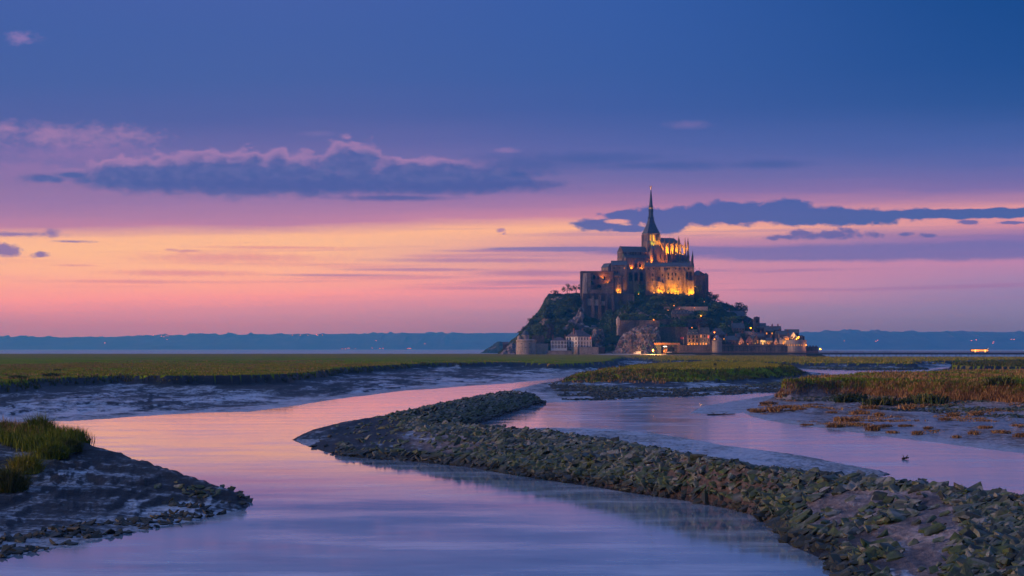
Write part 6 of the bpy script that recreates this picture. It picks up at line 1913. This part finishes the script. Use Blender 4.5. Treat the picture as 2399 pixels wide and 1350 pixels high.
def lay_stones(r, x, y, z, size, near, parent, tilt=(.35, -.30), name='stone'):
    """the `near` largest-looking stones as parts, the rest one joined part of stuff"""
    n = len(x)
    sh = r.integers(0, len(SHAPES), n)
    rx = r.normal(tilt[0], .24, n); ry = r.normal(tilt[1], .26, n); rz = r.normal(.25, .55, n) + np.where(r.random(n) < .15, 1.5, 0)
    sc = size[:, None] * r.uniform(.8, 1.2, (n, 3))
    order = np.argsort(-(size / y))
    first = order[:near]; rest = order[near:]
    px_, py_, pz_ = parent.location if parent is not None else (0, 0, 0)
    for i in first:
        add(name, SHAPE_ME[sh[i]], parent, (x[i] - px_, y[i] - py_, z[i] - pz_), (rx[i], ry[i], rz[i]), tuple(sc[i]))
    R = eul_np(rx, ry, rz)
    av, af, off = [], [], 0
    for s_ in range(len(SHAPES)):
        k = rest[sh[rest] == s_]
        if not len(k): continue
        vs, fs = SHAPES[s_]
        P = np.einsum('nij,nkj->nki', R[k], vs[None] * sc[k][:, None, :]) + np.stack([x[k] - px_, y[k] - py_, z[k] - pz_], 1)[:, None]
        av.append(P.reshape(-1, 3)); af.append((fs[None] + (np.arange(len(k)) * len(vs))[:, None, None] + off).reshape(-1, 3)); off += len(k) * len(vs)
    if av:
        o = add(name + 's', np_mesh(name + 's', np.concatenate(av), np.concatenate(af), [M_STONE]), parent)
        o['kind'] = 'stuff'


def jitter(r, x0, x1, y0, y1, step):
    gx_, gy_ = np.meshgrid(np.arange(x0, x1, step), np.arange(y0, y1, step))
    return (gx_ + r.uniform(-.45, .45, gx_.shape) * step).ravel(), (gy_ + r.uniform(-.45, .45, gy_.shape) * step).ravel()


r_ = np.random.default_rng(12)
groyne = empty('stone_groyne', (8, 110, 0)); tag(groyne, 'curving stone groyne of mossy angular slabs running into the near river bank', 'stone bank')
x, y = jitter(r_, -16, 34, 46, 182, .335)
xe, ye = jitter(r_, -16, 34, 60, 150, .30)
ze, oe, te = ground(xe, ye)
ke = (oe == ORDER.index('groyne')) & (te < .38) & (te > -.02) & (CXP + xe / ye * FOC > 1150) & (CXP + xe / ye * FOC < 1850)
x, y = np.concatenate([x, xe[ke]]), np.concatenate([y, ye[ke]])
z, o_, t_ = ground(x, y)
pxs = CXP + x / y * FOC; pys = HZ + (CAM_Z - z) / y * FOC
bare = inside(pxs, pys, [(1850, 1205), (1930, 1160), (2060, 1150), (2185, 1152), (2240, 1190), (2262, 1250), (2215, 1330), (2180, 1420), (2010, 1420), (1985, 1300), (1900, 1262)])
bare &= fbm(x / 2.5, y / 2.5, 3, 8) < .28
edge = 0.13 + .06 * fbm(x / 4, y / 4, 3, 9)
p = np.interp(pxs, [950, 1060, 1180, 1280], [.05, .22, .62, 1.0])
p = np.where((t_ < edge) & (pxs > 790), .92, p)
p = np.where((t_ > .72) & (pxs > 940) & (y < 172), np.maximum(p, .75), p)
p = np.where(bare, .05, p)
p = np.where((pxs > 1850) & (t_ < .30) & ~bare, .75, p)
p = np.where(bare & (t_ < .12), .55, p)
k_ = (o_ == ORDER.index('groyne')) & (t_ > .004) & (r_.random(len(x)) < p)
x, y, z, t_ = x[k_], y[k_], z[k_], t_[k_]
size = np.clip(r_.lognormal(-.78, .34, len(x)), .2, .82) * np.where((r_.random(len(x)) < .07) & (t_ < .75), 1.4, 1) * np.where(t_ < .2, 1.1, 1.0)
lay_stones(r_, x, y, z + size * .12, size, 300, groyne)
dyke = empty('stone_dyke', (-4, 225, 0)); tag(dyke, 'far straight dyke of small dark stones between river and tidal pool', 'stone bank')
x, y = jitter(r_, -18, 8, 180, 292, .62)
z, o_, t_ = ground(x, y)
k_ = (o_ == ORDER.index('dyke')) & (t_ > .02)
x, y, z = x[k_], y[k_], z[k_]
size = r_.uniform(.55, 1.05, len(x))
lay_stones(r_, x, y, z + .1, size, 120, dyke)
# loose stones on the near left bank and rubble on the far shores
x, y = jitter(r_, -30, -10, 66, 104, .42)
z, o_, t_ = ground(x, y)
cl = fbm(x / 1.6, y / 1.6, 3, 19)
tipd = np.hypot(x + 13.5, y - 97.5)
k_ = (o_ == ORDER.index('near')) & (((t_ < .20) & (cl > .06) & (t_ > 0)) | ((tipd < 4.6) & (cl > -.18) & (t_ < .8) & (z > .02)) | ((t_ < .05) & (t_ > 0) & (z > .01) & (cl > -.2)))
x, y, z, t_ = x[k_], y[k_], z[k_], t_[k_]
size = r_.uniform(.25, .62, len(x)) * np.where(r_.random(len(x)) < .1, 1.5, 1)
order = np.argsort(-size / y)
for q, i in enumerate(order[:46]):
    px = CXP + x[i] / y[i] * FOC
    lab = ('dark weedy stone at the pointed tip of the near left bank' if px > 400 else 'dark weedy stone on the waterline of the near left bank') if px > 180 else 'dark weedy stone on the near left bank at the photo edge'
    o = add('stone', SHAPE_ME[int(i) % 16], None, (x[i], y[i], z[i] + .06), (r_.normal(.1, .3), r_.normal(0, .3), r_.uniform(0, 6)), (size[i],) * 3)
    tag(o, lab, 'stone', 'loose stones on the near left bank')
rest = order[46:]
rub = empty('rubble', (-20, 90, 0)); rub['kind'] = 'stuff'; rub['label'] = 'small dark weedy rubble along the near left waterline'
lay_stones(r_, x[rest], y[rest], z[rest] + .03, size[rest], 0, rub)
for nm, lab, own, cond, st_, box_, sz in (
        ('rubble', 'dark rubble along the island waterline', 'isle', lambda x, y, t, c: (t < .30) & (t > 0) & (c > .0) & (x > 8), .8, (5, 75, 275, 420), (.4, 1.1)),
        ('rubble', 'dark rubble below the far foreshore', 'foreshore', lambda x, y, t, c: (t < .55) & (t > 0.02) & (c > -.25) & (x > 116) & (x < 160), 1.3, (112, 165, 690, 760), (.9, 1.9)),
        ('rubble', 'broken clods of earth under the right bank grass', 'right', lambda x, y, t, c: (t > .45) & (t < .86) & (c > -.02), .62, (34, 100, 190, 320), (.25, .7))):
    x, y = jitter(r_, *box_, st_)
    z, o_, t_ = ground(x, y)
    c_ = fbm(x / 5, y / 5, 4, 29)
    k_ = (o_ == ORDER.index(own)) & cond(x, y, t_, c_)
    x, y, z = x[k_], y[k_], z[k_]
    av, af, off = [], [], 0
    rb = empty(nm, (float(x.mean()), float(y.mean()), 0)); rb['kind'] = 'stuff'; rb['label'] = lab
    lay_stones(r_, x, y, z + .05, r_.uniform(*sz, len(x)), 0, rb, (.1, 0), 'clod' if own == 'right' else 'stone')

# ------------------------------------------------------------------ grass
def grass_mat(name, a, b, c):
    m, N, bs, _ = mat(name)
    g = N.n('ShaderNodeNewGeometry')
    f = N.m('MULTIPLY_ADD', g.outputs['Random Per Island'], 0.45, N.m('MULTIPLY', N.noise(g.outputs['Position'], 0.35, 4, 0.6), 0.55))
    N.link(N.ramp(f, [(0.28, a), (0.5, b), (0.72, c)]), bs.inputs['Base Color'])
    bs.inputs['Roughness'].default_value = 0.75
    bs.inputs['Specular IOR Level'].default_value = 0.1
    return m


M_GG = grass_mat('green_blades', (0.045, 0.07, 0.008), (0.12, 0.16, 0.012), (0.23, 0.25, 0.022))
M_GR = grass_mat('bank_blades', (0.06, 0.10, 0.008), (0.16, 0.22, 0.014), (0.30, 0.34, 0.025))
M_GD = grass_mat('dry_blades', (0.17, 0.085, 0.03), (0.34, 0.185, 0.065), (0.52, 0.31, 0.12))
M_GM = grass_mat('marsh_blades', (0.15, 0.155, 0.010), (0.30, 0.29, 0.018), (0.46, 0.34, 0.06))
M_GS = grass_mat('dark_blades', (0.035, 0.055, 0.012), (0.08, 0.105, 0.018), (0.17, 0.14, 0.04))  # darker olive green than the other blades


def blades(r, x, y, z, h, w, k, lean=.35, droop=0.0, spread=.18):
    """k blades a tuft, each two triangles bending over at the tip"""
    n = len(x)
    X = np.repeat(x, k) + r.normal(0, spread, n * k) * np.repeat(h, k) * 1.2; Yv = np.repeat(y, k) + r.normal(0, spread, n * k) * np.repeat(h, k) * 1.2; Zv = np.repeat(z, k)
    H = np.repeat(h, k) * r.uniform(.55, 1.15, n * k)
    a = r.uniform(0, 2 * np.pi, n * k); ln = np.abs(r.normal(0, lean, n * k))
    Wd = w * r.uniform(.6, 1.3, n * k)
    dx, dy = np.cos(a) * ln, np.sin(a) * ln - droop
    b = r.uniform(0, np.pi, n * k)
    ex, ey = np.cos(b) * Wd / 2, np.sin(b) * Wd / 2
    v0 = np.stack([X - ex, Yv - ey, Zv - .05], 1); v1 = np.stack([X + ex, Yv + ey, Zv - .05], 1)
    v2 = np.stack([X + dx * H * .45 + ex * .7, Yv + dy * H * .45 + ey * .7, Zv + H * .62], 1); v3 = np.stack([X + dx * H * .45 - ex * .7, Yv + dy * H * .45 - ey * .7, Zv + H * .62], 1)
    v4 = np.stack([X + dx * H * 1.25, Yv + dy * H * 1.25, Zv + H * (.95 - .3 * ln)], 1)
    vs = np.stack([v0, v1, v2, v3, v4], 1).reshape(-1, 3)
    i = (np.arange(n * k) * 5)[:, None]
    fs = np.concatenate([i + np.array([[0, 1, 2]]), i + np.array([[0, 2, 3]]), i + np.array([[3, 2, 4]])])
    return vs, fs


def grass(label, pts, h, w, k, m, seed, name='grass', **kw):
    r = np.random.default_rng(seed)
    x, y, z = pts
    hh = h * r.uniform(.7, 1.3, len(x)) * (1 + .5 * fbm(x / 3, y / 4, 3, seed))
    vs, fs = blades(r, x, y, z, np.maximum(hh, h * .3), w, k, **kw)
    tag(add(name, np_mesh(name, vs, fs, [m])), label, None, None, 'stuff')


def pick(own, cond, box_, n, seed):
    r = np.random.default_rng(seed)
    x, y = r.uniform(box_[0], box_[1], n), r.uniform(box_[2], box_[3], n)
    z, o_, t_ = ground(x, y)
    k = (o_ == ORDER.index(own)) & cond(x, y, t_)
    return x[k], y[k], z[k]


inv = lambda x, y: np.abs(x / y) < .30
grass('long green grass hanging over the right bank edge', pick('right', lambda x, y, t: (t > .90) & (t < .9999) & inv(x, y), (36, 95, 215, 330), 90000, 1), .62, .08, 5, M_GR, 1, lean=.45, droop=.25)
grass('brown dead grass hanging down the right bank face', pick('right', lambda x, y, t: (t > .84) & (t < .97) & inv(x, y), (36, 95, 215, 330), 170000, 2), .6, .08, 4, M_GD, 2, lean=.4, droop=.35)
grass('rusty dry grass on top of the right bank', pick('right', lambda x, y, t: (t >= .9999) & inv(x, y) & (fbm(x / 12, y / 22, 3, 5) > -.05), (38, 130, 230, 430), 34000, 3), .6, .16, 4, M_GD, 3)
grass('green grass on top of the right bank', pick('right', lambda x, y, t: (t >= .9999) & inv(x, y), (38, 130, 230, 430), 30000, 4), .45, .14, 4, M_GR, 4)
grass('dark grass on the island slopes', pick('isle', lambda x, y, t: (t > .55) & (t < .97), (6, 104, 290, 640), 30000, 5), .65, .15, 5, M_GS, 5)
grass('brown grass on the island slopes', pick('isle', lambda x, y, t: (t > .5) & (t < .99) & ((x < 32) | (x > 92)), (6, 104, 290, 640), 12000, 6), .6, .15, 5, M_GD, 6)
grass('yellow green grass on the island top', pick('isle', lambda x, y, t: t >= .97, (6, 104, 290, 720), 30000, 7), .3, .16, 4, M_GM, 7)
grass('ragged grass along the marsh edge', pick('marsh', lambda x, y, t: (t > .955) & (t < .9999) & inv(x, y), (-110, 30, 270, 680), 90000, 8), .55, .14, 4, M_GS, 8, droop=.1)
grass('yellow green grass on the near marsh', pick('marsh', lambda x, y, t: (t >= .9999) & inv(x, y) & (fbm(x / 30, y / 14, 3, 6) > -.15), (-140, 20, 275, 640), 60000, 9), .20, .14, 4, M_GM, 9)
grass('dry grass streaks on the marsh', pick('marsh', lambda x, y, t: (t >= .9999) & inv(x, y) & (fbm(x / 40, y / 12, 3, 16) > .12), (-150, 20, 275, 800), 26000, 10), .32, .16, 4, M_GD, 10)
grass('tall grass on the near left bank', pick('near', lambda x, y, t: (t > .74) & (x < -24.4) & (x > -34) & (fbm(x / 2, y / 2, 2, 4) > -.45), (-36, -24, 101, 124), 9000, 11), .72, .035, 9, M_GG, 11, lean=.42, spread=.2)
grass('dry seed heads on the near left bank', pick('near', lambda x, y, t: (t > .78) & (x < -27), (-38, -24, 105, 126), 4600, 12), .95, .03, 6, M_GD, 12, lean=.3, spread=.12)
grass('grass on the far east marsh', pick('east', lambda x, y, t: (t > .90), (110, 320, 520, 900), 26000, 13), .7, .3, 4, M_GS, 13)
grass('mixed grass on the foreshore', pick('foreshore', lambda x, y, t: (t > .9) & inv(x, y), (60, 330, 740, 1350), 26000, 14), .7, .4, 4, M_GM, 14)

grass('rusty weed wisps matted over the right mud', pick('right', lambda x, y, t: (t > .04) & (t < .86) & inv(x, y) & (fbm(x / 5, y / 9, 4, 67) > .30 - .25 * (t > .6)), (28, 100, 150, 320), 60000, 15), .16, .10, 4, M_GD, 15, lean=1.0, spread=.8)
# weed tussocks lying on the right mud, and a few on the left
def tussock(seed, m):
    r = np.random.default_rng(seed)
    n = 34
    rad = np.sqrt(r.uniform(0, 1, n)) * .5; a = r.uniform(0, 6.28, n)
    vs, fs = blades(r, rad * np.cos(a), rad * np.sin(a) * .6, .06 * np.ones(n) + .10 * (1 - rad * 2), .30 * np.ones(n), .055, 6, lean=1.1, spread=.25)
    return np_mesh('tussock', vs, fs, [m])


TUS = [tussock(k, M_GD) for k in range(4)]
TUSG = [tussock(k + 9, M_GS) for k in range(2)]
r_ = np.random.default_rng(44)
spots = [(1800, 945, 2.2), (1830, 938, 2.6), (1845, 955, 2.0), (1775, 962, 1.8), (1765, 958, 1.6), (1815, 962, 2.4), (1850, 962, 1.6), (1870, 958, 2.0), (1905, 950, 1.6), (1960, 995, 1.8), (1985, 985, 2.2), (2010, 993, 1.7),
         (2015, 968, 1.9), (2040, 958, 2.2), (2045, 1003, 1.8), (2070, 998, 1.5), (2090, 1008, 1.4), (1950, 965, 1.3), (2120, 995, 1.2), (2150, 1012, 1.3), (2175, 1002, 1.1), (2130, 960, 2.4), (2175, 958, 1.6), (2215, 985, 1.3),
         (2235, 975, 1.8), (2280, 1015, 1.2), (2310, 1002, 1.1), (2345, 1012, 1.8), (2330, 968, 1.5), (2290, 975, 2.0), (2385, 1000, 1.4), (2390, 1022, 1.3), (2240, 1020, 1.0), (1890, 990, 1.1), (1925, 1002, 1.1), (2200, 1030, .9), (2060, 975, 1.5)]
land_lab = {0: 'rusty weed tussock on the mud at the pointed end of the right bank', 1: 'rusty weed tussock on the middle mud of the right bank', 2: 'small rusty weed clump on the mud near the right photo edge'}
for q, (px, py, s_) in enumerate(spots):
    x, y = gp(px, py, .35)
    z = float(ground(np.array([x]), np.array([y]))[0][0])
    if z < .01: continue
    o = add('tussock', TUS[q % 4], None, (x, y, z), (0, 0, r_.uniform(0, 6)), (s_ * 1.2, s_, s_ * random.uniform(.5, .95)))
    tag(o, land_lab[0 if px < 1920 else 1 if px < 2180 else 2], 'grass tussock', 'weed tussocks on the right mud bank')
for px, py, s_, lab in ((1990, 938, 4.5, 'olive grass clump slumped below the right bank edge, west one'), (2075, 945, 4.0, 'olive grass clump slumped below the right bank edge, middle one'), (2170, 945, 5.0, 'long olive grass slump below the right bank edge'),
                        (2345, 945, 4.0, 'olive grass slump near the right photo edge'), (120, 905, 2.0, 'dark grass slump on the left mud below the marsh'), (40, 915, 2.0, 'dark grass slump at the left photo edge below the marsh'),
                        (136, 888, 1.4, 'small dark grass slump under the marsh edge at left')):
    x, y = gp(px, py, .8 if px > 1000 else 1.4)
    z = float(ground(np.array([x]), np.array([y]))[0][0])
    tag(add('tussock', TUSG[int(s_) % 2], None, (x, y, z), (0, 0, r_.uniform(0, 3)), (s_ * 1.3, s_, s_ * .9)), lab, 'grass tussock')
# big rounded tussocks of the near left clump
for k, (px, py, hh) in enumerate(((20, 1062, 1.6), (60, 1048, 1.3), (120, 1040, 1.15), (160, 1036, .85), (90, 1022, 1.5))):
    r = np.random.default_rng(70 + k)
    x, y = gp(px, py, 2.8)
    z = float(ground(np.array([x]), np.array([y]))[0][0])
    n = 420
    rad = np.sqrt(r.uniform(0, 1, n)) * .62; a = r.uniform(0, 6.28, n)
    vs, fs = blades(r, rad * np.cos(a), rad * np.sin(a), np.zeros(n), hh * (1.1 - rad * 1.0), .035, 7, lean=.62, spread=.16)
    tag(add('tussock', np_mesh('tussock', vs, fs, [M_GS if k in (0, 3) else M_GG if k != 1 else M_GM]), None, (x, y, z)), ('tall dark grass tussock at the left photo edge', 'yellowish grass tussock in the near left clump', 'green grass tussock in the near left clump',
        'grass tussock at the right end of the near left clump', 'grass tussock at the back of the near left clump')[k], 'grass tussock')
# drift left by the tide
for lab, px, py, l in (('dark branch lying at the water edge before the right bank', 1690, 972, 3.4), ('small driftwood in the shallow water right of the groyne', 2122, 1075, .5), ('thin stick standing in the mud left of the river', 532, 890, 0)):
    x, y = gp(px, py, .05 if py > 900 else 2.3)
    z = float(ground(np.array([x]), np.array([y]))[0][0]); z = max(z, 0)
    b = MB()
    if l: b.tube((-l / 2, 0, .05), (l / 2, .2, .12), .09, 6, .05).tube((0, 0, .1), (l * .2, -.3, .35), .05, 5, .02).tube((-l * .2, 0, .08), (-l * .35, .2, .3), .05, 5, .02)
    else: b.tube((0, 0, -.3), (.1, 0, 1.0), .05, 5, .03).tube((.05, 0, .4), (-.2, 0, .9), .03, 4, .02)
    tag(b.build('driftwood', M_BARK, None, (x, y, z)), lab, 'driftwood')
